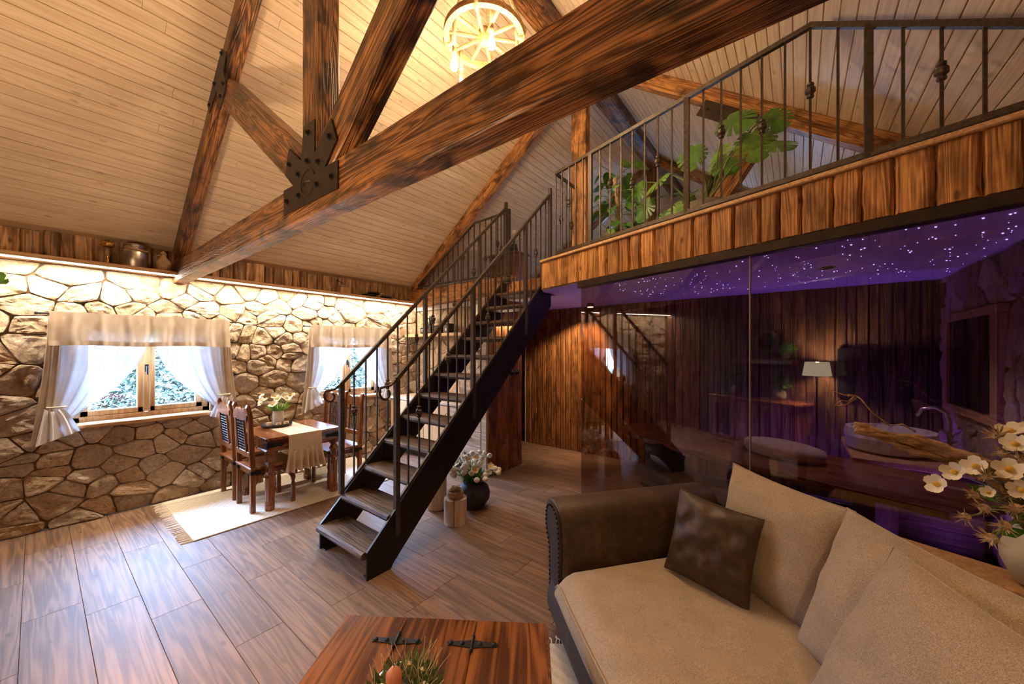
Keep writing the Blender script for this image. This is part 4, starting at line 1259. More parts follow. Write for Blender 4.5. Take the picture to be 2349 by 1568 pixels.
for i, (dx, dy) in enumerate(((.06, -.10), (.10, -.02), (.085, .07))):
    c2 = (-4.86 + dx, 1.74 + dy, .770)
    cd = thing('tea_candle', ('small cream candle at the left on the black tray', 'small cream candle in the middle of the black tray', 'small cream candle at the right on the black tray')[i], 'candle', c2, group='candles on the black tray')
    lathe_obj('wax', [(.026, 0), (.027, .004), (.027, .04 + .01 * (i == 0)), (.022, .042 + .01 * (i == 0))], c2, M_['candle_white'], cd, 14)
    obj('wick', G().tube([(c2[0], c2[1], c2[2] + .04), (c2[0], c2[1], c2[2] + .06)], .0015, 4), M_['black'], cd)

# ------------------------------------------------------------------ pots beside the stairs
c = (-2.60, 2.47, 0)
ws = thing('log_candle_holder', 'short split pale log holder at the foot of the stairs', 'log holder', c)
for sg in (-1, 1):
    poly = []
    for k in range(13):
        a = -H90 + math.pi * k / 12
        ang = math.radians(37.7) + (a if sg > 0 else a + math.pi)
        poly.append((c[0] + .105 * math.cos(ang) + sg * .004 * math.cos(math.radians(37.7)), c[1] + .105 * math.sin(ang) + sg * .004 * math.sin(math.radians(37.7))))
    obj('log_half', G().prism(poly, 0, .235, 'z'), M_['birch'], ws)
c = (-2.60, 2.47, .237)
bs = obj('wicker_bowl', G().torus((c[0], c[1], c[2] + .012), .060, .014, 24, 6).torus((c[0], c[1], c[2] + .034), .068, .014, 24, 6).torus((c[0], c[1], c[2] + .054), .066, .012, 24, 6).lathe([(.0, .004), (.06, .004)], c, 20, False), M_['wicker'], origin=c, smooth=True)
tag(bs, 'small woven nest bowl with blossoms on the short log', 'bowl')
for k in range(9):
    a = R.uniform(0, 6.28); q = R.uniform(0, .05)
    poppy(bs, (c[0] + q * math.cos(a), c[1] + q * math.sin(a), c[2] + .06 + R.uniform(0, .03)), (math.cos(a) * .5, math.sin(a) * .5 - .3, 1), .028, k % 2 == 0)
c = (-2.985, 2.57, 0)
tv = obj('tall_white_vase', G().lathe([(.09, 0), (.10, .012), (.10, .50), (.094, .52), (.085, .52), (.085, .05)], c, 24), M_['birch'], origin=c, smooth=True)
tag(tv, 'tall pale cylindrical floor vase half hidden behind the stairs', 'vase')
c = (-2.70, 2.83, 0)
pf = thing('flower_pot', 'dark round clay pot full of white poppies on the floor', 'flower pot', c)
obj('pot', G().lathe([(.085, 0), (.11, .01), (.165, .10), (.17, .16), (.15, .22), (.115, .25), (.105, .26), (.12, .275), (.105, .275), (.09, .25)], c, 28), M_['pot_dark'], pf, smooth=True)
gs = G(); gl = G()
for k in range(58):
    a = R.uniform(0, 6.28); rr_ = .27 * math.sqrt(R.random()); top = Vector((c[0] + rr_ * math.cos(a), c[1] + rr_ * math.sin(a), c[2] + .30 + R.uniform(.02, .26) * (1 - rr_ * 1.6) + .05))
    base = Vector((c[0] + R.uniform(-.05, .05), c[1] + R.uniform(-.05, .05), c[2] + .26)); gs.tube([base, (base + top) / 2 + Vector((0, 0, .03)), top], .0024, 4)
    d = Vector((math.cos(a) * rr_ * 4 + .15, math.sin(a) * rr_ * 4 - .35, .6))
    if k % 3: 
        o = obj('flower', G().ball(top, (.030, .030, .027), 8, 6), M_['petal'], pf, smooth=True)
        if k % 3 == 1: obj('heart', G().ball(top + d.normalized() * .026, .010, 6, 4), M_['yellow'], o, smooth=True)
    else: poppy(pf, top, d, .036)
obj('stems', gs, M_['stem'], pf)
for k in range(260):
    a = R.uniform(0, 6.28); l = R.uniform(.10, .22); q = R.uniform(0, .08); b0 = Vector((c[0] + q * math.cos(a), c[1] + q * math.sin(a), c[2] + .26)); e = Vector((math.cos(a), math.sin(a), R.uniform(.3, 1.6))).normalized() * l
    sd = Vector((-math.sin(a), math.cos(a), 0)) * .006
    gl.add([b0 - sd, b0 + sd, b0 + e * .6 + sd, b0 + e, b0 + e * .6 - sd], [(0, 1, 2, 3, 4)])
o = obj('foliage', gl, M_['leaf'], pf); o['kind'] = 'stuff'

# ------------------------------------------------------------------ kitchen
kc = thing('kitchen_counter', 'kitchen base units with grey limed drawers under the loft', 'kitchen unit', (-4.3, 3.9, 0))
obj('carcass', G().cbox(-5.33, -3.285, 3.60, 4.18, .10, .86, .003), M_['kitwood'], kc)
obj('plinth', G().box(-5.33, -3.285, 3.66, 4.17, 0, .10), M_['pot_dark'], kc)


def iron_handle(parent, x, y, z, w=.10):
    obj('handle', G().tube([(x - w / 2, y, z), (x - w / 2, y - .022, z), (x - w * .25, y - .026, z - .012), (x + w * .25, y - .026, z - .012), (x + w / 2, y - .022, z), (x + w / 2, y, z)], .007, 6).ball((x - w / 2, y - .012, z), .013, 6, 4).ball((x + w / 2, y - .012, z), .013, 6, 4), M_['iron'], parent, smooth=True)


for (x0, x1, zs) in ((-3.885, -3.29, (.11, .36, .56, .71, .855)), (-4.46, -3.89, (.11, .855)), (-5.03, -4.465, (.11, .855))):
    for a, b in zip(zs[:-1], zs[1:]):
        dr = obj('drawer' if len(zs) > 2 else 'door', G().cbox(x0 + .003, x1 - .003, 3.578, 3.60, a + .003, b - .003, .004), M_['greywood'] if len(zs) > 2 else M_['kitwood'], kc)
        if len(zs) > 2: iron_handle(dr, (x0 + x1) / 2 + .06, 3.578, (a + b) / 2 + .02)
        else: obj('handle', G().tube([(x1 - .05, 3.578, .55), (x1 - .05, 3.545, .55), (x1 - .05, 3.545, .75), (x1 - .05, 3.578, .75)], .008, 8), M_['alu'], dr)
wt = obj('worktop', G().cbox(-5.33, -3.282, 3.565, 4.185, .862, .90, .006), M_['greywood'], origin=(-4.3, 3.9, .88))
tag(wt, 'pale limed wooden kitchen worktop', 'worktop')
tp = thing('tall_cabinet', 'tall kitchen cabinet with burnt board side and round knobs', 'cabinet', (-3.22, 3.95, 0))
obj('body', G().cbox(-3.279, -3.19, 3.575, 4.335, 0, Z2 - .004, .004), M_['greywood'], tp)
y = 3.578; k = 0
while y < 4.33:
    wd = min(R.uniform(.085, .125), 4.335 - y)
    if wd > .03: obj('board', board(Z2 - .006, wd - .004, .028, .003, .01, 8, 2000 + k), M_['wallboard'], tp, axes((-3.19, y + wd - .002, .002), (0, 0, 1), (0, -1, 0), (1, 0, 0)))
    y += wd; k += 1
for yy in (3.93, 4.07, 4.19):
    obj('knob', G().lathe([(.035, 0), (.042, .012), (.036, .024), (.018, .03), (.014, .045), (.0, .05)], (0, 0, 0), 14), M_['iron'], tp, axes((-3.162, yy, 1.34), (0, 1, 0), (0, 0, 1), (1, 0, 0)), True)
obj('light_strip', G().box(-3.160, -3.148, 3.60, 4.20, 2.005, 2.020), M_['strip'], tp)
ks = obj('kitchen_shelf', G().cbox(-5.44, -4.02, 3.95, 4.20, 1.875, 1.925, .006), M_['shelf'], origin=(-4.7, 4.1, 1.9))
tag(ks, 'thick light wooden kitchen shelf on the stone wall', 'shelf')
for i, (x0, x1, hgt, rd) in enumerate(((-5.12, -5.02, .11, 1), (-4.97, -4.80, .13, 0), (-4.74, -4.55, .13, 0), (-4.50, -4.36, .15, 0))):
    c = ((x0 + x1) / 2, 4.07, 1.927)
    cn = thing('storage_tin', ('round black tin at the left end of the kitchen shelf', 'square black tin with a round tin on top on the kitchen shelf', 'wide square black tin in the middle of the kitchen shelf', 'tall square black tin at the right of the kitchen shelf')[i], 'tin', c, group='tins on the kitchen shelf')
    if rd: lathe_obj('body', [(.05, 0), (.052, .01), (.052, hgt - .02)], c, M_['black'], cn)
    else: obj('body', G().cbox(x0, x1, 4.0, 4.14, 1.927, 1.927 + hgt - .02, .006), M_['black'], cn)
    obj('lid', G().cbox(x0 - .003, x1 + .003, 3.998, 4.142, 1.927 + hgt - .02, 1.927 + hgt, .005) if not rd else G().lathe([(.055, hgt - .02), (.055, hgt - .004), (.03, hgt)], c, 18), M_['iron'], cn)
    obj('label', G().box(c[0] - .02, c[0] + .02, 3.996, 3.9985, 1.96, 2.0), M_['linen'], cn) if not rd else None
c = (-4.885, 4.07, 2.058)
cn = thing('round_tin', 'round black tin standing on top of a square tin', 'tin', c)
lathe_obj('body', [(.045, 0), (.048, .006), (.048, .13)], c, M_['black'], cn); lathe_obj('lid', [(.05, .13), (.05, .155), (.02, .165)], c, M_['alu'], cn)
hd = thing('extractor_hood', 'grey steel extractor hood over the kitchen counter', 'hood', (-3.75, 4.0, 1.75))
obj('canopy', G().add([(-4.0, 3.75, 1.66), (-3.42, 3.75, 1.66), (-3.42, 4.21, 1.66), (-4.0, 4.21, 1.66), (-3.88, 3.98, 2.02), (-3.54, 3.98, 2.02), (-3.54, 4.21, 2.02), (-3.88, 4.21, 2.02)], [(0, 3, 2, 1), (4, 5, 6, 7), (0, 1, 5, 4), (1, 2, 6, 5), (2, 3, 7, 6), (3, 0, 4, 7)]), M_['alu'], hd)
obj('chimney', G().cbox(-3.86, -3.56, 4.0, 4.21, 2.02, Z2 - .005, .004), M_['alu'], hd)

# ceiling spot by the glass wall
c = (-2.42, 5.02, Z2)
sp = thing('ceiling_spot', 'small round ceiling spotlight at the corner of the glass wall', 'spotlight', c)
obj('housing', G().lathe([(.045, -.055), (.05, -.05), (.05, -.001)], c, 18), M_['black'], sp, smooth=True)
obj('lens', G().lathe([(.0, -.058), (.042, -.058), (.042, -.054)], c, 18), M_['spotglow'], sp)
light('spot_lamp', 'SPOT', (c[0], c[1], Z2 - .065), 140, (1.0, .70, .40), (math.radians(20), math.radians(24), 0), .03, spot=84)
c2 = (0.20, 4.05, Z2)
sp2 = thing('ceiling_spot', 'small round ceiling spotlight among the violet stars behind the glass', 'spotlight', c2)
obj('housing', G().lathe([(.045, -.012), (.055, -.010), (.055, -.001)], c2, 18), M_['black'], sp2, smooth=True)
obj('lens', G().lathe([(.0, -.013), (.040, -.013), (.040, -.010)], c2, 18), M_['mirror'], sp2)
light('spa_spot_lamp', 'SPOT', (c2[0], c2[1], Z2 - .03), 34, (0.78, 0.66, 1.0), (0, 0, 0), .04, spot=105)
light('cabinet_strip_light', 'AREA', (-3.13, 3.9, 2.0), 5, (1.0, .72, .45), (0, math.radians(-20), 0), .02, .6)

# ------------------------------------------------------------------ wheel chandelier
c = Vector((RX, 2.30, 4.27))
ch = thing('wheel_chandelier', 'wooden cart wheel chandelier hanging on ropes with bare bulbs', 'chandelier', c)
WR = .335
ring = G()
for k in range(40):
    pass
def annulus(r0, r1, z0, z1, seg=40):
    g = G(); vs = []; fs = []
    for k in range(seg):
        a = 2 * math.pi * k / seg
        for r, z in ((r0, z0), (r1, z0), (r1, z1), (r0, z1)): vs.append((c.x + r * math.cos(a), c.y + r * math.sin(a), c.z + z))
    for k in range(seg):
        k2 = (k + 1) % seg
        for q in range(4): fs.append((k * 4 + q, k2 * 4 + q, k2 * 4 + (q + 1) % 4, k * 4 + (q + 1) % 4))
    return g.add(vs, fs)
obj('rim', annulus(WR - .045, WR, -.02, .025), M_['wheel'], ch, smooth=False)
obj('hub', G().lathe([(.03, -.06), (.045, -.05), (.055, -.01), (.055, .03), (.04, .07)], c, 16), M_['wheel'], ch, smooth=True)
for k in range(10):
    a = 2 * math.pi * k / 10 + .2
    obj('spoke', G().tube([(c.x + .04 * math.cos(a), c.y + .04 * math.sin(a), c.z), (c.x + .18 * math.cos(a), c.y + .18 * math.sin(a), c.z), (c.x + (WR - .03) * math.cos(a), c.y + (WR - .03) * math.sin(a), c.z)], [.012, .016, .011], 8), M_['wheel'], ch, smooth=True)
for k in range(4):
    a = math.pi / 2 * k + .55; q = WR + .005
    p = Vector((c.x + q * math.cos(a), c.y + q * math.sin(a), c.z))
    top = Vector((c.x + .03 * math.cos(a), c.y + .03 * math.sin(a), 5.0))
    pts = [p + Vector((0, 0, .02)) + (top - p) * t for t in (0, .33, .66, 1)]
    loop = [p + Vector((.0 - .035 * math.cos(a) * (1 - math.cos(s_)), -.035 * math.sin(a) * (1 - math.cos(s_)), .02 - .055 * math.sin(s_))) for s_ in [math.pi * 2 * i / 10 for i in range(11)]]
    obj('hanging_rope', G().tube(loop[::-1] + pts[1:], .016, 8), M_['rope'], ch, smooth=True)
BULBS = []
for k in range(5):
    a = 2 * math.pi * k / 5 + math.radians(252); q = WR - .06; lg = (.20, .12, .2, .24, .16)[k]
    p = Vector((c.x + q * math.cos(a), c.y + q * math.sin(a), c.z - .02))
    d_ = obj('pendant_rope', G().tube([p + Vector((0, 0, .05)), p, p - Vector((0, 0, lg))], .015, 8), M_['rope'], ch, smooth=True)
    obj('socket', G().lathe([(.012, 0), (.018, -.01), (.018, -.05), (.014, -.055)][::-1], p - Vector((0, 0, lg)), 12), M_['rope'], d_, smooth=True)
    b0 = p - Vector((0, 0, lg + .055))
    obj('bulb', G().lathe([(.012, 0), (.014, -.02), (.028, -.06), (.030, -.085), (.022, -.11), (.006, -.12)][::-1], b0, 14), M_['bulb'], d_, smooth=True)
    BULBS.append(b0 - Vector((0, 0, .07)))
for p in BULBS:
    light('bulb_light', 'POINT', p, 100, WARM, size=.035)

# ------------------------------------------------------------------ spa: starry ceiling, table, chair, basin, framed mirror
stars = thing('star_ceiling', 'tiny blue violet fibre optic stars in the ceiling behind the glass', 'ceiling lights', (-.2, 4.2, Z2))
sm = me('star_light', G().ball((0, 0, 0), (.0055, .0055, .004), 6, 4), M_['star'])
rr = random.Random(5); cnt = 0
while cnt < 240:
    x = rr.uniform(-1.6, XR - .05); y = rr.uniform(lofty(x) + .10, YB - .45)
    if x < -1.55 and y > 4.6: continue
    link(bpy.data.objects.new('star_light', sm), stars, Matrix.Translation((x, y, Z2 - .003)) @ Matrix.Scale(rr.choice((.45, .6, .75, 1.0)), 4)); cnt += 1
T0 = Vector((-1.62, 4.38, .0)); tdx = Vector((.93, -.36, 0)).normalized(); tdy = Vector((-tdx.y, tdx.x, 0))
MT = axes(T0, tdx, tdy, (0, 0, 1))
stb = thing('spa_table', 'long boat shaped wooden table behind the tinted glass', 'table', T0)
poly = [(0.0, -.10), (.08, -.22), (.55, -.40), (1.5, -.46), (2.6, -.40), (2.75, 0), (2.6, .40), (1.5, .46), (.55, .40), (.08, .22), (0, .10)]
obj('top', G().prism(poly, .715, .76, 'z'), M_['table'], stb, MT)
for xx in (.5, 2.2):
    obj('trestle', G().prism([(xx - .08, -.30), (xx + .10, -.30), (xx + .10, .30), (xx - .08, .30)], 0, .06, 'z').prism([(xx - .05, -.24), (xx + .06, -.24), (xx + .06, .24), (xx - .05, .24)], .06, .715, 'z'), M_['nearboard'], stb, MT)
sc_ = thing('shell_chair', 'round backed dark chair at the table behind the glass', 'chair', T0 + tdx * 1.0 - tdy * .62, math.atan2(tdx.y, tdx.x))
M = lib(sc_)
obj('shell', G().grid(lambda u, v: (.24 * math.sin((u - .5) * 2.6) * (1 - .25 * v * v), -.20 * math.cos((u - .5) * 2.6) + .10, .42 + .42 * v * (1 - .25 * abs(u - .5) * 2)), 14, 8), M_['leather_dark'], sc_, M.copy(), True)
obj('seat', G().cbox(-.23, .23, -.12, .30, .40, .47, .03), M_['leather_dark'], sc_, M.copy())
for sx in (-1, 1):
    for sy in (-.08, .26): obj('leg', G().tube([(sx * .16, sy, .40), (sx * .21, sy, 0)], .013, 6), M_['iron'], sc_, M.copy())
pd = thing('oval_cushion', 'oval pale beige pad lying on the table behind the glass', 'cushion', (-.10, 3.86, .762), LROT - .3)
obj('pad', G().lathe([(.20, 0), (.30, .012), (.32, .05), (.31, .09), (.24, .105), (.0, .108)], (0, 0, 0), 32), M_['fabric'], pd, lib(pd) @ Matrix.Diagonal((1.0, .62, 1, 1)), True)
cb = thing('basin_counter', 'narrow wooden counter below the framed mirror', 'counter', (.78, 4.45, 0))
obj('top', G().cbox(.35, 1.07, 4.05, 4.95, .74, .79, .01), M_['kitwood'], cb)
obj('cabinet', G().cbox(.48, 1.06, 4.12, 4.90, 0, .74, .01), M_['nearboard'], cb)
c = (.62, 4.45, .792)
sb = thing('stone_basin', 'rough pale carved stone basin lit violet behind the glass', 'basin', c)
g = G().lathe([(.22, 0), (.27, .02), (.29, .12), (.28, .19), (.24, .19), (.22, .08), (.02, .05)], c, 22)
rr = random.Random(3); g.v = [(x + rr.uniform(-.012, .012), y + rr.uniform(-.012, .012), z) for x, y, z in g.v]
obj('bowl', g, M_['ceramic'], sb)
ft = thing('curved_tap', 'curved metal tap standing behind the stone basin', 'tap', (.96, 4.45, .79))
obj('spout', G().tube([(.96, 4.45, .79), (.96, 4.45, 1.08), (.94, 4.45, 1.15), (.88, 4.45, 1.19), (.81, 4.45, 1.17), (.78, 4.45, 1.11)], .014, 8), M_['alu'], ft, smooth=True)
obj('lever', G().tube([(.96, 4.40, .92), (.96, 4.30, .95)], .009, 6), M_['alu'], ft)
fm = thing('framed_mirror', 'tall dark mirror in a wooden frame on the pale stone wall', 'mirror', (1.12, 4.62, 1.54))
y0, y1, z0, z1 = 4.03, 5.21, 1.11, 1.97
for (a, b, c_, d) in ((y0, y1, z0, z0 + .06), (y0, y1, z1 - .06, z1), (y0, y0 + .10, z0 + .06, z1 - .06), (y1 - .10, y1, z0 + .06, z1 - .06)):
    obj('frame_rail', G().cbox(1.075, 1.145, a, b, c_, d, .006), M_['winwood'], fm)
obj('glass', G().box(1.10, 1.12, y0 + .09, y1 - .09, z0 + .05, z1 - .05), M_['mirror'], fm)

# ------------------------------------------------------------------ furniture of the near wall (seen mirrored in the glass), added fill lamp
sd = thing('sideboard', 'dark carved sideboard with lattice doors, mirrored in the glass wall', 'sideboard', (-3.0, -.58, 0))
obj('body', G().cbox(-3.72, -2.28, -.81, -.42, .06, .80, .006), M_['chair'], sd)
obj('top', G().cbox(-3.77, -2.23, -.82, -.38, .80, .85, .012), M_['table'], sd)
obj('plinth', G().cbox(-3.74, -2.26, -.81, -.40, 0, .07, .008), M_['chair'], sd)
for x0, x1 in ((-3.69, -3.25), (-2.76, -2.31)):
    d = G()
    for (a, b, e, f) in ((x0, x1, .10, .16), (x0, x1, .70, .77), (x0, x0 + .06, .16, .70), (x1 - .06, x1, .16, .70)): d.cbox(a, b, -.42, -.395, e, f, .004)
    d = obj('door', d, M_['chair'], sd)
    g = G(); n = 9
    for k in range(-n, n + 1):
        for sg in (1, -1):
            xa, xb = x0 + .06, x1 - .06; za, zb = .16, .70
            # clip diagonal lines to the door opening
            c0 = (xa + xb) / 2 + k * .062; pts = []
            for t in (za, zb):
                pts.append((c0 + sg * (t - .43), t))
            (ax, az), (bx, bz) = pts
            def cl(ax, az, bx, bz):
                t0, t1 = 0.0, 1.0; dx = bx - ax
                for lim, s_ in ((xa, 1), (xb, -1)):
                    fa = s_ * (ax - lim); fb = s_ * (bx - lim)
                    if fa < 0 and fb < 0: return None
                    if fa < 0: t0 = max(t0, fa / (fa - fb))
                    elif fb < 0: t1 = min(t1, fa / (fa - fb))
                return None if t0 >= t1 - .02 else (t0, t1)
            q = cl(ax, az, bx, bz)
            if q: g.tube([(ax + (bx - ax) * q[0], -.41, az + (bz - az) * q[0]), (ax + (bx - ax) * q[1], -.41, az + (bz - az) * q[1])], .004, 4)
    obj('iron_lattice', g, M_['iron'], d)
for k in range(4):
    dr = obj('drawer', G().cbox(-3.22, -2.79, -.42, -.395, .10 + k * .17, .255 + k * .17, .006), M_['chair'], sd)
    obj('knob', G().ball((-3.005, -.38, .18 + k * .17), .016, 8, 6), M_['iron'], dr, smooth=True)
msf = obj('mantel_shelf', G().cbox(-3.50, -2.45, -.82, -.62, 1.42, 1.50, .01), M_['chair'], origin=(-3.0, -.7, 1.46))
tag(msf, 'dark wooden wall shelf above the sideboard, mirrored in the glass', 'shelf')
wr = thing('leaf_wreath', 'round dark leafy wreath hanging above the wall shelf', 'wreath', (-2.95, -.78, 1.80))
obj('hoop', G().torus((-2.95, -.78, 1.80), .17, .03, 24, 6, 'y'), M_['wicker'], wr)
g = G(); rr = random.Random(9)
for _ in range(420):
    a = rr.uniform(0, 6.28); q = .17 + rr.uniform(-.06, .06); p = Vector((-2.95 + q * math.cos(a), -.75 + rr.uniform(-.04, .05), 1.80 + q * math.sin(a))); e = Vector((rr.uniform(-1, 1), rr.uniform(-.3, 1), rr.uniform(-1, 1))).normalized(); f = e.orthogonal().normalized(); s_ = .045
    g.add([p, p + e * s_ * .5 + f * s_ * .25, p + e * s_, p + e * s_ * .5 - f * s_ * .25], [(0, 1, 2, 3)])
o = obj('leaves', g, M_['leaf'], wr); o['kind'] = 'stuff'
for i, (x, z, lab) in enumerate(((-3.38, .852, 'leafy branch vase at the left of the sideboard'), (-2.62, .852, 'clay jug with flowers at the right of the sideboard'), (-2.60, 1.502, 'small potted fern on the dark wall shelf'))):
    c = (x, -.62 if i < 2 else -.72, z)
    bv = thing('branch_vase', lab, 'vase', c)
    lathe_obj('pot', [(.05, 0), (.09, .06), (.09, .12), (.05, .17), (.055, .18)] if i < 2 else [(.05, 0), (.065, .09)], c, M_['pot_grey'], bv)
    leaf_cloud('foliage', (c[0], c[1], c[2] + (.32 if i < 2 else .17)), (.16, .10, .17) if i < 2 else (.13, .08, .09), 160, .06, M_['leaf'], bv, 70 + i)
tvv = thing('television', 'large black television on the near wall, mirrored in the glass', 'television', (-1.30, -.80, 1.3))
obj('screen', G().cbox(-1.92, -.68, -.82, -.775, .98, 1.68, .006), M_['tv'], tvv)
obj('wall_mount', G().box(-1.5, -1.1, -.85, -.815, 1.2, 1.5), M_['black'], tvv)
fl = thing('floor_lamp', 'floor lamp with a lit cream shade between sideboard and television', 'lamp', (-2.08, -.62, 0))
lathe_obj('base', [(.12, 0), (.12, .02), (.02, .03)], (-2.08, -.62, 0), M_['iron'], fl)
obj('pole', G().tube([(-2.08, -.62, .02), (-2.08, -.62, 1.30)], .012, 8), M_['iron'], fl)
obj('lamp_shade', G().lathe([(.17, 1.28), (.14, 1.48)], (-2.08, -.62, 0), 24, False), M_['shade'], fl, smooth=True)
light('floor_lamp_bulb', 'POINT', (-2.08, -.62, 1.40), 175, (1.0, .70, .41), size=.08)
f2 = thing('fill_lamp', 'added unseen fill lamp with a cream shade in the corner behind the camera', 'lamp', (.80, -.60, 0))  # unseen lamp added as warm fill for the sofa and right slope
lathe_obj('base', [(.12, 0), (.12, .02), (.02, .03)], (.80, -.60, 0), M_['iron'], f2)
obj('pole', G().tube([(.80, -.60, .02), (.80, -.60, 2.0)], .012, 8), M_['iron'], f2)
obj('lamp_shade', G().lathe([(.20, 1.98), (.16, 2.22)], (.80, -.60, 0), 24, False), M_['shade'], f2, smooth=True)
light('fill_lamp_bulb', 'POINT', (.80, -.60, 2.10), 80, (1.0, .66, .34), size=.08)
# ------------------------------------------------------------------ sofa
SO = Vector((-1.203, 1.915, 0)); sa = Vector((.788, -.616, 0)).normalized(); sb_ = Vector((-sa.y, sa.x, 0))
MS = axes(SO, sa, sb_, (0, 0, 1))
so = thing('sofa', 'brown leather sofa with rolled nailed arm and beige seat', 'sofa', SO)


def soft(o, w=.02, seg=3):
    m = o.modifiers.new('round', 'BEVEL'); m.width = w; m.segments = seg; m.limit_method = 'ANGLE'; m.angle_limit = math.radians(25)
    o.data.polygons.foreach_set('use_smooth', [True] * len(o.data.polygons)); return o


def spline(pts, n):
    out = []
    m = len(pts)
    for i in range(m - 1):
        p0, p1, p2, p3 = pts[max(i - 1, 0)], pts[i], pts[i + 1], pts[min(i + 2, m - 1)]
        for k in range(n):
            t = k / n
            out.append(tuple(.5 * (2 * p1[d] + (p2[d] - p0[d]) * t + (2 * p0[d] - 5 * p1[d] + 4 * p2[d] - p3[d]) * t * t + (3 * p1[d] - p0[d] - 3 * p2[d] + p3[d]) * t ** 3) for d in range(2)))
    out.append(tuple(pts[-1])); return out


armp = spline([(.245, .11), (.245, .52), (.238, .62), (.20, .72), (.13, .765), (.03, .765), (-.035, .72), (-.05, .65), (-.03, .585), (.015, .53), (.035, .45), (.04, .11)], 4)
o = obj('arm', G().prism(armp[::-1], .0, 1.06, 'y'), M_['leather'], so, MS.copy()); soft(o, .018)
inner = [((x - .10) * .80 + .115 - (.012 if z < .5 else .0), .12 + (z - .12) * .985 - (.012 if z > .5 else 0)) for x, z in armp]
o = obj('arm_front', G().prism(inner[::-1], -.016, .004, 'y'), M_['leather_dark'], so, MS.copy()); soft(o, .01, 2)
nm = me('nail', G().ball((0, 0, 0), (.0075, .006, .0075), 8, 5), M_['iron'], True)
per = [Vector((x, -.019, z)) for x, z in [((x - .10) * .70 + .118, .125 + (z - .12) * .955) for x, z in armp]]
acc = 0
for i in range(len(per) - 1):
    L = (per[i + 1] - per[i]).length
    while acc < L:
        p = per[i].lerp(per[i + 1], acc / L); link(bpy.data.objects.new('nail', nm), so, MS @ Matrix.Translation(p)); acc += .026
    acc -= L
LEN = 1.95
# leather base with a bulging front
def basef(u, v):
    x = .10 + (LEN - .10) * u; z = .11 + .21 * v
    return (x, -.015 - .028 * math.sin(v * math.pi) - .05 * math.sin(u * math.pi) , z)
g = G().grid(basef, 40, 8)
g.box(.06, LEN, .0, 1.02, .11, .30)
obj('base', g, M_['leather_dark'], so, MS.copy(), True)
o = obj('backrest', G().cbox(.20, LEN, .93, 1.06, .11, .70, .03), M_['leather'], so, MS.copy()); soft(o, .03)
for (x, y) in ((.09, .05), (.09, .96), (1.85, .05), (1.85, .96)):
    obj('foot', G().lathe([(.022, 0), (.034, .02), (.038, .05), (.028, .09), (.03, .115)], (x, y, 0), 14), M_['black'], so, MS.copy(), True)


def seatf(u, v, top=True):
    x = .255 + (LEN - .255) * u; yf = -.045 - .05 * math.sin(u * math.pi); y = yf + (.92 - yf) * v
    e = min(1, (min(u, 1 - u) * 22)) ; f = min(1, min(v, 1 - v) * 12)
    z = .325 + .150 * (1 - (1 - min(e, 1)) ** 2 * .55) * (1 - (1 - f) ** 2 * .40) + .012 * math.sin(u * 5) * math.sin(v * 3)
    return (x, y, z)
g = G().grid(seatf, 60, 24)
n0 = 61
# skirt of the seat cushion
def skirt(u, v):
    p = seatf(u, 0); return (p[0], p[1] - .012 * math.sin(v * math.pi), p[2] + (.305 - p[2]) * v)
g.grid(lambda u, v: skirt(1 - u, v), 60, 5)
g.grid(lambda u, v: (seatf(0, u)[0] - .006 * math.sin(v * math.pi), seatf(0, u)[1], seatf(0, u)[2] + (.305 - seatf(0, u)[2]) * v), 24, 4)
obj('seat_cushion', g, M_['fabric'], so, MS.copy(), True)
obj('piping', G().tube([Vector(seatf(k / 40, .0)) + Vector((0, -.004, .002)) for k in range(41)], .005, 6), M_['fabric'], so, MS.copy(), True)


def cushion(name, label, cat, C, X, Y, w, h, t, mat, seed, corner=.12, wr=.008):
    X = (MS.to_3x3() @ Vector(X)).normalized(); Y = (MS.to_3x3() @ Vector(Y)); Y = (Y - X * Y.dot(X)).normalized(); Z = X.cross(Y)
    M = axes(MS @ Vector(C), X, Y, Z); rr = random.Random(seed); ph = rr.uniform(0, 9)

    def f(u, v, s):
        a = 2 * u - 1; b = 2 * v - 1
        px = a * w / 2 * (1 - corner * .55 * (1 - a * a) * 0 - corner * .5 * (b * b < 0)) ; py = b * h / 2
        px *= 1 - corner * (1 - b * b) * .42 * abs(a) ** 3; py *= 1 - corner * (1 - a * a) * .42 * abs(b) ** 3
        k = ((1 - abs(a) ** 2.6) * (1 - abs(b) ** 2.6)) ** .62
        z = s * t / 2 * k + wr * noise.noise(Vector((a * 3 + ph, b * 3, ph))) * (k ** .5) * 1.5 - .02 * (b * b) * 0
        # wrinkles at the seams
        z += s * wr * .7 * math.sin(14 * a + 3 * b + ph) * max(0, abs(b) - .55) * k
        return (px, py, z)
    o = obj(name, G().grid(lambda u, v: f(u, v, 1), 36, 36).grid(lambda u, v: f(u, v, -1), 36, 36, True), mat, None, M, True)
    tag(o, label, cat)
    sm_pts = [f(k / 20, 0, 1) for k in range(20)] + [f(1, k / 20, 1) for k in range(20)] + [f(1 - k / 20, 1, 1) for k in range(20)] + [f(0, 1 - k / 20, 1) for k in range(21)]
    obj('seam', G().tube(sm_pts, .0035, 5), mat, o, M.copy(), True)
    return o


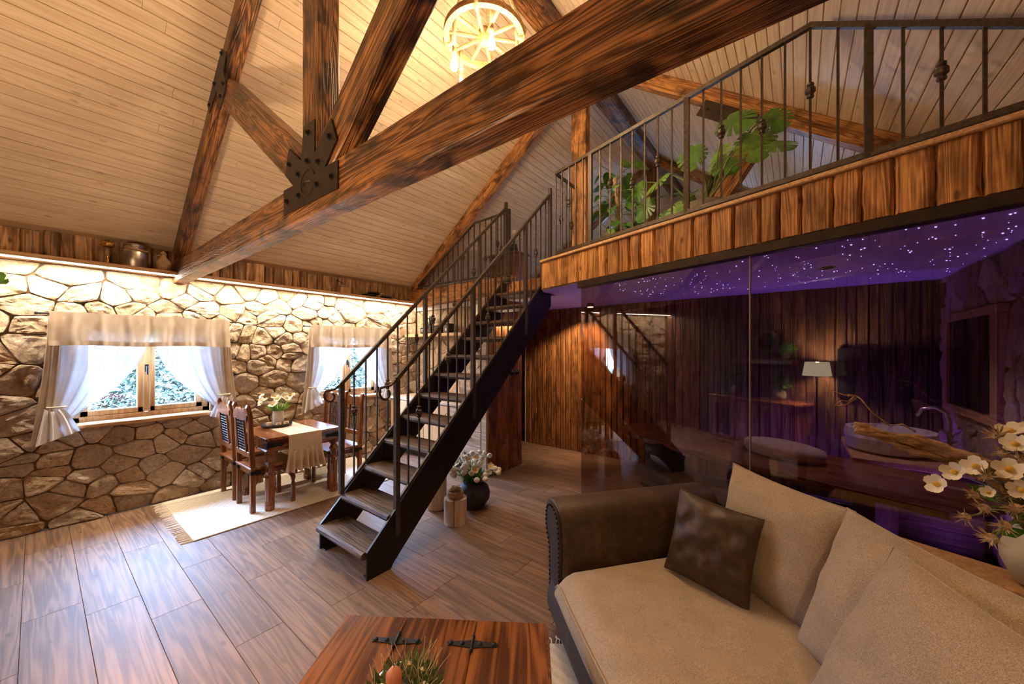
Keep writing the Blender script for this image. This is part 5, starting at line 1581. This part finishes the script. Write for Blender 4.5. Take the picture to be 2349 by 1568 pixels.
cushion('back_cushion', 'beige woven back cushion nearest the rolled arm', 'cushion', (.735, .875, .73), (1, .02, -.04), (.06, .17, 1), .58, .58, .22, M_['fabric'], 1)
cushion('back_cushion', 'beige woven back cushion in the middle of the sofa', 'cushion', (1.30, .735, .735), (1, -.28, -.01), (.26, .28, .92), .66, .58, .22, M_['fabric'], 2)
cushion('throw_cushion', 'beige woven cushion leaning in front, nearest the camera', 'cushion', (1.475, .535, .735), (1, -.46, -.03), (.14, .40, .90), .62, .56, .20, M_['fabric'], 3)
cushion('leather_cushion', 'dark brown leather cushion leaning against the rolled arm', 'cushion', (.60, .635, .685), (.36, .16, -.03), (.07, .14, .42), .40, .42, .15, M_['leather'], 4, .16, .014)

# ------------------------------------------------------------------ coffee table, hinges, wreath, candle
CT = Vector((-1.621, .865, 0)); e1 = Vector((.826, .564, 0)).normalized(); e2 = Vector((-e1.y, e1.x, 0))     # e2 points away from the camera
MC = axes(CT, e1, e2, (0, 0, 1))
ct = thing('coffee_table', 'square reddish hardwood chest table with iron strap hinges', 'coffee table', CT)
WD = .905
for a, b in ((0, .285), (.285, .600), (.600, WD)):
    obj('top_plank', G().cbox(a + .001, b - .001, -.90, 0, .418, .45, .004), M_['tableY'], ct, MC.copy())
obj('apron', G().cbox(.03, WD - .03, -.87, -.03, .16, .418, .004), M_['table'], ct, MC.copy())
obj('moulding', G().cbox(-.012, WD + .012, -.912, .012, .40, .42, .008), M_['table'], ct, MC.copy())
for x in (.05, WD - .05):
    for y in (-.05, -.85): obj('leg', G().lathe([(.03, 0), (.04, .02), (.042, .10), (.034, .13), (.042, .15)], (x, y, .012 if x > .5 else 0), 12), M_['chair'], ct, MC.copy())
for hx in (.285, .600):
    hy = -.138
    pl = [(-.105, 0), (-.098, .013), (-.084, .010), (-.03, .016), (0, .021), (.03, .016), (.084, .010), (.098, .013), (.105, 0)]
    pl = [(x, y) for x, y in pl] + [(x, -y) for x, y in pl[-2:0:-1]]
    pl = [(hx + x, hy + y) for x, y in pl][::-1]
    h = obj('strap_hinge', G().prism(pl, .4502, .4535, 'z'), M_['iron'], ct, MC.copy())
    obj('pin', G().tube([(hx, hy - .034, .456), (hx, hy + .034, .456)], .0055, 8).ball((hx, hy - .036, .456), .008, 6, 4).ball((hx, hy + .036, .456), .008, 6, 4), M_['iron'], h, MC.copy(), True)
    for q in (-.088, -.042, .032, .088): obj('rivet', G().ball((hx + q, hy, .4535), (.010, .010, .008), 10, 6), M_['iron'], h, MC.copy(), True)
wc = MC @ Vector((.395, -.365, .45))
wre = thing('herb_wreath', 'dried herb wreath with twigs around a candle on the coffee table', 'wreath', wc)
obj('tray_rim', G().torus((wc.x, wc.y, .462), .115, .009, 32, 6), M_['alu'], wre, smooth=True)
obj('tray', G().lathe([(.0, .451), (.115, .451), (.115, .458)], (wc.x, wc.y, 0), 28, False), M_['alu'], wre)
g = G(); g2 = G(); rr = random.Random(12)
for k in range(420):
    a = rr.uniform(0, 6.28); q = .075 + rr.uniform(-.035, .04); p = Vector((wc.x + q * math.cos(a), wc.y + q * math.sin(a), .46)); d = Vector((math.cos(a) * rr.uniform(-.5, 1), math.sin(a) * rr.uniform(-.5, 1), rr.uniform(.3, 1.3))).normalized()
    l = rr.uniform(.025, .06)
    if k % 6 == 0:
        g2.tube([p, p + d * l * 1.2, p + d * l * 2.0 + Vector((rr.uniform(-.01, .01), rr.uniform(-.01, .01), 0))], .0009, 3)
    else:
        f_ = d.orthogonal().normalized() * l * .16; g.add([p, p + d * l * .5 + f_, p + d * l, p + d * l * .5 - f_], [(0, 1, 2, 3)])
o = obj('herbs', g, M_['herb'], wre); o['kind'] = 'stuff'
o = obj('twigs', g2, M_['thistle'], wre); o['kind'] = 'stuff'
for k in range(7):
    a = 6.28 * k / 7 + .5; poppy(wre, (wc.x + .075 * math.cos(a), wc.y + .075 * math.sin(a), .485), (math.cos(a) * .3, math.sin(a) * .3, 1), .014, True, 'dried_flower')
cc = MC @ Vector((.365, -.375, .45))
cd = thing('pillar_candle', 'salmon pink pillar candle standing in the herb wreath', 'candle', (cc.x, cc.y, .452))
lathe_obj('wax', [(.026, 0), (.027, .003), (.027, .075), (.018, .088), (.006, .096)], (cc.x, cc.y, .452), M_['candle'], cd, 18)
obj('wick', G().tube([(cc.x, cc.y, .545), (cc.x + .001, cc.y, .558)], .0014, 4), M_['black'], cd)
# rug below the coffee table
RC = Vector((-.985, 1.84, 0)); MR = axes(RC, e1, e2, (0, 0, 1))
r2 = obj('fringed_rug', G().cbox(-.93, 0, -1.7, 0, .0005, .011, .004), M_['rug'], None, MR); tag(r2, 'small cream fringed rug between the coffee table and the sofa', 'rug')
g = G()
for k in range(46):
    x = -.93 + .93 * k / 45
    g.tube([(x, 0, .006), (x + R.uniform(-.01, .01), .03, .007), (x + R.uniform(-.03, .03), R.uniform(.05, .075), .003)], .0032, 4)
f = obj('fringe', g, M_['fringe'], r2, MR.copy()); f['kind'] = 'stuff'

# ------------------------------------------------------------------ console with vase, poppies, thistles and driftwood
cdx = Vector((.935, -.355, 0)).normalized(); cdy = Vector((-cdx.y, cdx.x, 0)); CO = Vector((-.02, 2.50, 0)); MCO = axes(CO, cdx, cdy, (0, 0, 1))
co = thing('console_table', 'narrow honey wood console behind the sofa cushions', 'console table', CO)
obj('top', G().cbox(0, 1.12, 0, .20, .715, .75, .005), M_['kitwood'], co, MCO.copy())
obj('apron', G().cbox(.04, 1.08, .03, .18, .64, .715, .004), M_['kitwood'], co, MCO.copy())
for x in (.05, 1.05):
    for y in (.035, .165): obj('leg', G().cbox(x - .02, x + .02, y - .02, y + .02, 0, .64, .004), M_['kitwood'], co, MCO.copy())
vc = Vector((.735, 2.315, .752))
va = thing('white_vase', 'white stoneware vase at the right edge with poppies and thistles', 'vase', vc)
obj('vase', G().lathe([(.05, 0), (.075, .015), (.105, .09), (.108, .13), (.09, .19), (.065, .225), (.075, .245), (.066, .245), (.055, .22), (.07, .12)], vc, 28), M_['ceramic'], va, smooth=True)
rim = vc + Vector((0, 0, .24))


gs = G()
for (p, s_) in (((0.3667, 1.8269, 1.2068), .030), ((0.4192, 1.8928, 1.2391), .030), ((0.4887, 1.9846, 1.2487), .034), ((0.5585, 1.9754, 1.253), .036), ((0.6098, 2.1162, 1.3162), .034), ((0.6252, 2.204, 1.349), .034), ((0.4932, 1.8995, 1.1885), .018), ((0.57, 1.9337, 1.2003), .03), ((0.6506, 2.0846, 1.2994), .036), ((0.6527, 2.023, 1.2282), .036), ((0.6837, 2.2367, 1.3592), .034), ((0.7321, 2.1857, 1.3364), .034)):
    p = Vector(p); gs.tube([rim + Vector((R.uniform(-.03, .03), R.uniform(-.03, .03), -.02)), rim.lerp(p, .55) + Vector((0, 0, .03)), p], .0026, 5)
    d = (p - rim).normalized() + Vector((-.35, -.5, .15)); poppy(va, p, d, s_)
for (p, s_) in (((0.46, 1.8864, 1.1746), .022), ((0.4886, 1.858, 1.0518), .030), ((0.5441, 1.8883, 1.1531), .028), ((0.587, 2.1745, 1.3329), .03), ((0.5629, 1.9534, 1.1856), .024), ((0.6201, 1.9471, 1.1462), .03), ((0.5027, 1.9575, 1.2259), .026), ((0.4265, 1.8226, 1.1166), .024), ((0.5125, 1.8512, 1.1029), .028), ((0.6052, 2.0747, 1.2713), .028), ((0.478, 1.8751, 1.1402), .026), ((0.5821, 2.1201, 1.2798), .026)):
    p = Vector(p); gs.tube([rim + Vector((0, 0, -.02)), rim.lerp(p, .5) + Vector((0, 0, .05)), p], .003, 5)
    d = ((p - rim).normalized() + Vector((-.3, -.5, 0))).normalized(); u = d.orthogonal().normalized(); v = d.cross(u)
    g = G().ball(p, s_ * .55, 8, 6)
    for k in range(26):
        a = R.uniform(0, 6.28); b = R.uniform(.2, 1.3); e = (d * math.cos(b) + (u * math.cos(a) + v * math.sin(a)) * math.sin(b)).normalized(); L = s_ * R.uniform(1.0, 1.7)
        f_ = e.orthogonal().normalized() * s_ * .10; g.add([p + f_, p - f_, p + e * L * .7 - f_ * .7 + d * .003, p + e * L, p + e * L * .7 + f_ * .7], [(0, 1, 2, 3, 4)])
    obj('thistle', g, M_['thistle'], va)
obj('stems', gs, M_['stem'], va)
g = G(); rr = random.Random(21)
for k in range(95):
    a = rr.uniform(0, 6.28); d = Vector((math.cos(a), math.sin(a), rr.uniform(-.2, 1.1))).normalized(); L = rr.uniform(.06, .15); p = rim + Vector((rr.uniform(-.08, .05), rr.uniform(-.08, .05), rr.uniform(-.02, .12))); f_ = d.orthogonal().normalized() * L * .18
    g.add([p, p + d * L * .5 + f_, p + d * L, p + d * L * .5 - f_], [(0, 1, 2, 3)])
o = obj('foliage', g, M_['leaf'], va); o['kind'] = 'stuff'
dw = thing('driftwood', 'gnarled driftwood branch with thin twigs stuck in the white vase', 'driftwood', rim)
pa = [rim + Vector((.0, 0, -.04)), Vector((0.587, 2.1745, 1.1961)), Vector((0.4933, 2.1778, 1.2349)), Vector((0.4006, 2.1693, 1.269)), Vector((0.3005, 2.155, 1.2956)), Vector((0.2033, 2.1303, 1.3232))]
for k in range(9):
    offs = Vector((R.uniform(-1, 1), R.uniform(-1, 1), R.uniform(-1, 1))) * .026
    pts = []
    for i, p in enumerate(pa):
        if k > 6 and i > 4: continue
        pts.append(p + offs * (1.0 if 0 < i < 4 else .55) + Vector((R.uniform(-1, 1), R.uniform(-1, 1), R.uniform(-1, 1))) * .006)
    fine = []
    for i in range(len(pts) - 1):
        for q in range(4): fine.append(pts[i].lerp(pts[i + 1], q / 4) + Vector((R.uniform(-1, 1), R.uniform(-1, 1), R.uniform(-1, 1))) * .0065)
    fine.append(pts[-1]); nn = len(fine)
    obj('strand', G().tube(fine, [(.019 - .009 * i / nn) * (1 - .5 * max(0, (i / nn - .85) / .15)) for i in range(nn)], 7), M_['drift'], dw, smooth=True)
for pts in (((0.3005, 2.155, 1.3406), (0.2484, 2.1526, 1.3895), (0.2162, 2.1656, 1.4406), (0.1995, 2.178, 1.455), (0.1611, 2.1735, 1.4544), (0.117, 2.1647, 1.4753), (0.0998, 2.1767, 1.4987)),
            ((0.1995, 2.178, 1.455), (0.1786, 2.1618, 1.4285), (0.1525, 2.1543, 1.4309), (0.1284, 2.1356, 1.4061)), ((0.2055, 2.1826, 1.4436), (0.1666, 2.1525, 1.4133), (0.1366, 2.1293, 1.4095)), ((0.1995, 2.178, 1.455), (0.1741, 2.1583, 1.4512), (0.1786, 2.1618, 1.4607)),
            ((0.3757, 2.1626, 1.3225), (0.3386, 2.1592, 1.35), (0.3076, 2.1605, 1.3388), (0.2756, 2.161, 1.3493))):
    P = [Vector(q) for q in pts]; obj('twig', G().tube(P, [.0038 - .0024 * i / len(P) for i in range(len(P))], 6), M_['drift'], dw, smooth=True)

# ------------------------------------------------------------------ plants and chest on the loft
def monstera_leaf(s):
    """broad heart-shaped leaf cut by deep slits; base at the origin, tip on +y"""
    slits = (-28, -4, 18, 40, 60); ang = []
    for k in range(-90, 91, 6): ang.append((k, 1.0))
    for q in slits: ang += [(q - 4.2, 1.0), (q, 0.36), (q + 4.2, 1.0)]
    ang = sorted(a for a in ang if a[1] < 1 or min(abs(a[0] - q) for q in slits) > 4.0 or a[1] == 1.0 and any(abs(abs(a[0] - q) - 4.2) < .01 for q in slits))
    def rad(t):
        b = .50 + .10 * math.sin(math.radians(t)) + .12 * max(0, math.sin(math.radians(t))) ** 6
        if t < -55: b *= 1 - .30 * ((-55 - t) / 35.0) ** 1.5 + .18 * math.sin((-55 - t) / 35.0 * math.pi)
        return b
    g = G()
    for sg in (1, -1):
        vs = [(0, .38 * s, 0)]; inner = []; outer = []
        for t, k in ang:
            r = rad(t) * k; a = math.radians(t)
            for f, lst in ((.55 if k == 1 else .8, inner), (1, outer)):
                x = r * f * math.cos(a); y = .38 + r * f * math.sin(a)
                lst.append((sg * x * s, y * s, (.16 * x - .55 * x * x - .22 * max(0, y - .2) ** 2) * s))
        n = len(ang); fs = []
        for i in range(n - 1):
            fs.append((0, 1 + i, 2 + i)); fs.append((1 + i, 1 + n + i, 2 + n + i, 2 + i))
        if sg < 0: fs = [f[::-1] for f in fs]
        g.add(vs + inner + outer, fs)
    return g


def heart_leaf(s):
    g = G()
    for sg in (1, -1):
        pts = [(0, 0), (.22, -.10), (.42, .06), (.46, .30), (.34, .60), (.16, .86), (0, 1.05)]
        vs = [(sg * x * s, y * s, (-.25 * y * y + .22 * abs(x)) * s) for x, y in pts] + [(0, max(0, y) * s, -.25 * max(0, y) ** 2 * s) for x, y in pts]
        n = len(pts); g.add(vs, [((i, i + 1, n + i + 1, n + i) if sg > 0 else (n + i, n + i + 1, i + 1, i)) for i in range(n - 1)])
    return g


def leaf_M(p, out, up, roll=0):
    y = Vector(out).normalized(); z = Vector(up); z = (z - y * z.dot(y)).normalized(); x = y.cross(z)
    return axes(p, x, y, z) @ Matrix.Rotation(roll, 4, 'Y')


pc = Vector((-.62, 3.48, ZF))
mp_ = thing('monstera_plant', 'large monstera with split leaves in a grey pot on the loft', 'potted plant', pc)
obj('pot', G().lathe([(.12, 0), (.15, .01), (.175, .20), (.18, .28), (.165, .28), (.15, .22), (.0, .22)], pc, 24), M_['pot_grey'], mp_, smooth=True)
gs = G(); rr = random.Random(4)
tips = [(-.62, .05, .80, .27), (-.50, -.02, .55, .22), (-.30, -.05, .72, .25), (-.18, .10, .50, .24), (-.05, -.06, .88, .24), (.10, .06, .70, .23), (.20, -.08, .98, .28), (.36, -.02, .80, .27), (.42, .10, .98, .24), (-.38, .15, .40, .22), (-.12, -.12, .34, .20), (.28, .18, .90, .24), (-.62, .22, .66, .22), (.06, .2, .92, .24), (-.24, -.1, .30, .2), (.48, -.05, .62, .22)]
for (dx, dy, dz, s_) in tips:
    p = pc + LD * dx + (-LN) * dy + Vector((0, 0, dz * .88 + .02)); b0 = pc + Vector((rr.uniform(-.06, .06), rr.uniform(-.06, .06), .24))
    gs.tube([b0, b0.lerp(p, .5) + Vector((0, 0, .10)), p], [.009, .007, .005], 6)
    o2 = (LD * (dx * .9 + rr.uniform(-.2, .2)) + LN * .20 + Vector((0, 0, -.42 + rr.uniform(-.25, .2))))
    obj('leaf', monstera_leaf(s_), M_['leaf'] if rr.random() < .7 else M_['leaf2'], mp_, leaf_M(p, o2, LN * 1.1 + Vector((0, 0, .7)), rr.uniform(-.45, .45)), True)
obj('stems', gs, M_['stem'], mp_, smooth=True)
pc = Vector((-1.50, 3.74, ZF))
pp = thing('pothos_plant', 'climbing pothos with heart leaves on a moss pole on the loft', 'potted plant', pc)
obj('pot', G().lathe([(.09, 0), (.12, .01), (.135, .22), (.135, .28), (.12, .28), (.11, .24), (.0, .24)], pc, 22), M_['pot_grey'], pp, smooth=True)
obj('moss_pole', G().tube([pc + Vector((0, 0, .24)), pc + Vector((.01, 0, .55)), pc + Vector((-.02, 0, .86))], .022, 8), M_['wicker'], pp, smooth=True)
gs = G()
for k in range(38):
    a = rr.uniform(0, 6.28); z = rr.uniform(.22, .98); q = rr.uniform(.08, .20); s_ = rr.uniform(.10, .17)
    p = pc + Vector((q * math.cos(a), q * math.sin(a), z)); b0 = pc + Vector((0, 0, max(.25, min(.85, z - .05)))); gs.tube([b0, b0.lerp(p, .5) + Vector((0, 0, .03)), p], .0035, 5)
    d = Vector((math.cos(a), math.sin(a), rr.uniform(-.9, -.1)))
    obj('leaf', heart_leaf(s_), M_['leaf'] if rr.random() < .65 else M_['leaf2'], pp, leaf_M(p, d, Vector((d.x * .6, d.y * .6, 1)), rr.uniform(-.4, .4)), True)
obj('stems', gs, M_['stem'], pp)
cz = Vector((-4.05, 5.1, ZF))
lc = thing('loft_chest', 'small dark wooden cabinet standing deep in the loft behind the rails', 'cabinet', cz)
obj('body', G().cbox(-4.35, -3.75, 4.95, 5.30, ZF + .04, ZF + .70, .006), M_['chair'], lc)
obj('top', G().cbox(-4.38, -3.72, 4.93, 5.32, ZF + .70, ZF + .735, .008), M_['table'], lc)
for x0, x1 in ((-4.33, -4.06), (-4.04, -3.77)):
    d = obj('door', G().cbox(x0, x1, 4.935, 4.955, ZF + .08, ZF + .66, .006), M_['chair'], lc); obj('knob', G().ball((x1 - .03 if x0 < -4.2 else x0 + .03, 4.925, ZF + .38), .013, 8, 5), M_['iron'], d)
for x in (-4.32, -3.78):
    for y in (4.98, 5.27): obj('foot', G().cbox(x - .02, x + .02, y - .02, y + .02, ZF, ZF + .04, .003), M_['chair'], lc)
c = (-3.90, 5.1, ZF + .737)
lv = thing('loft_flower_vase', 'small vase with cream flowers on the loft cabinet', 'vase', c)
lathe_obj('vase', [(.05, 0), (.07, .05), (.05, .13), (.055, .15)], c, M_['pot_dark'], lv, 16)
gs = G()
for k in range(12):
    a = R.uniform(0, 6.28); p = Vector((c[0] + R.uniform(.02, .16) * math.cos(a), c[1] + R.uniform(.02, .16) * math.sin(a), c[2] + R.uniform(.22, .36))); gs.tube([(c[0], c[1], c[2] + .12), p], .003, 4); poppy(lv, p, (math.cos(a), math.sin(a) - .8, .6), .035, False)
obj('stems', gs, M_['stem'], lv)
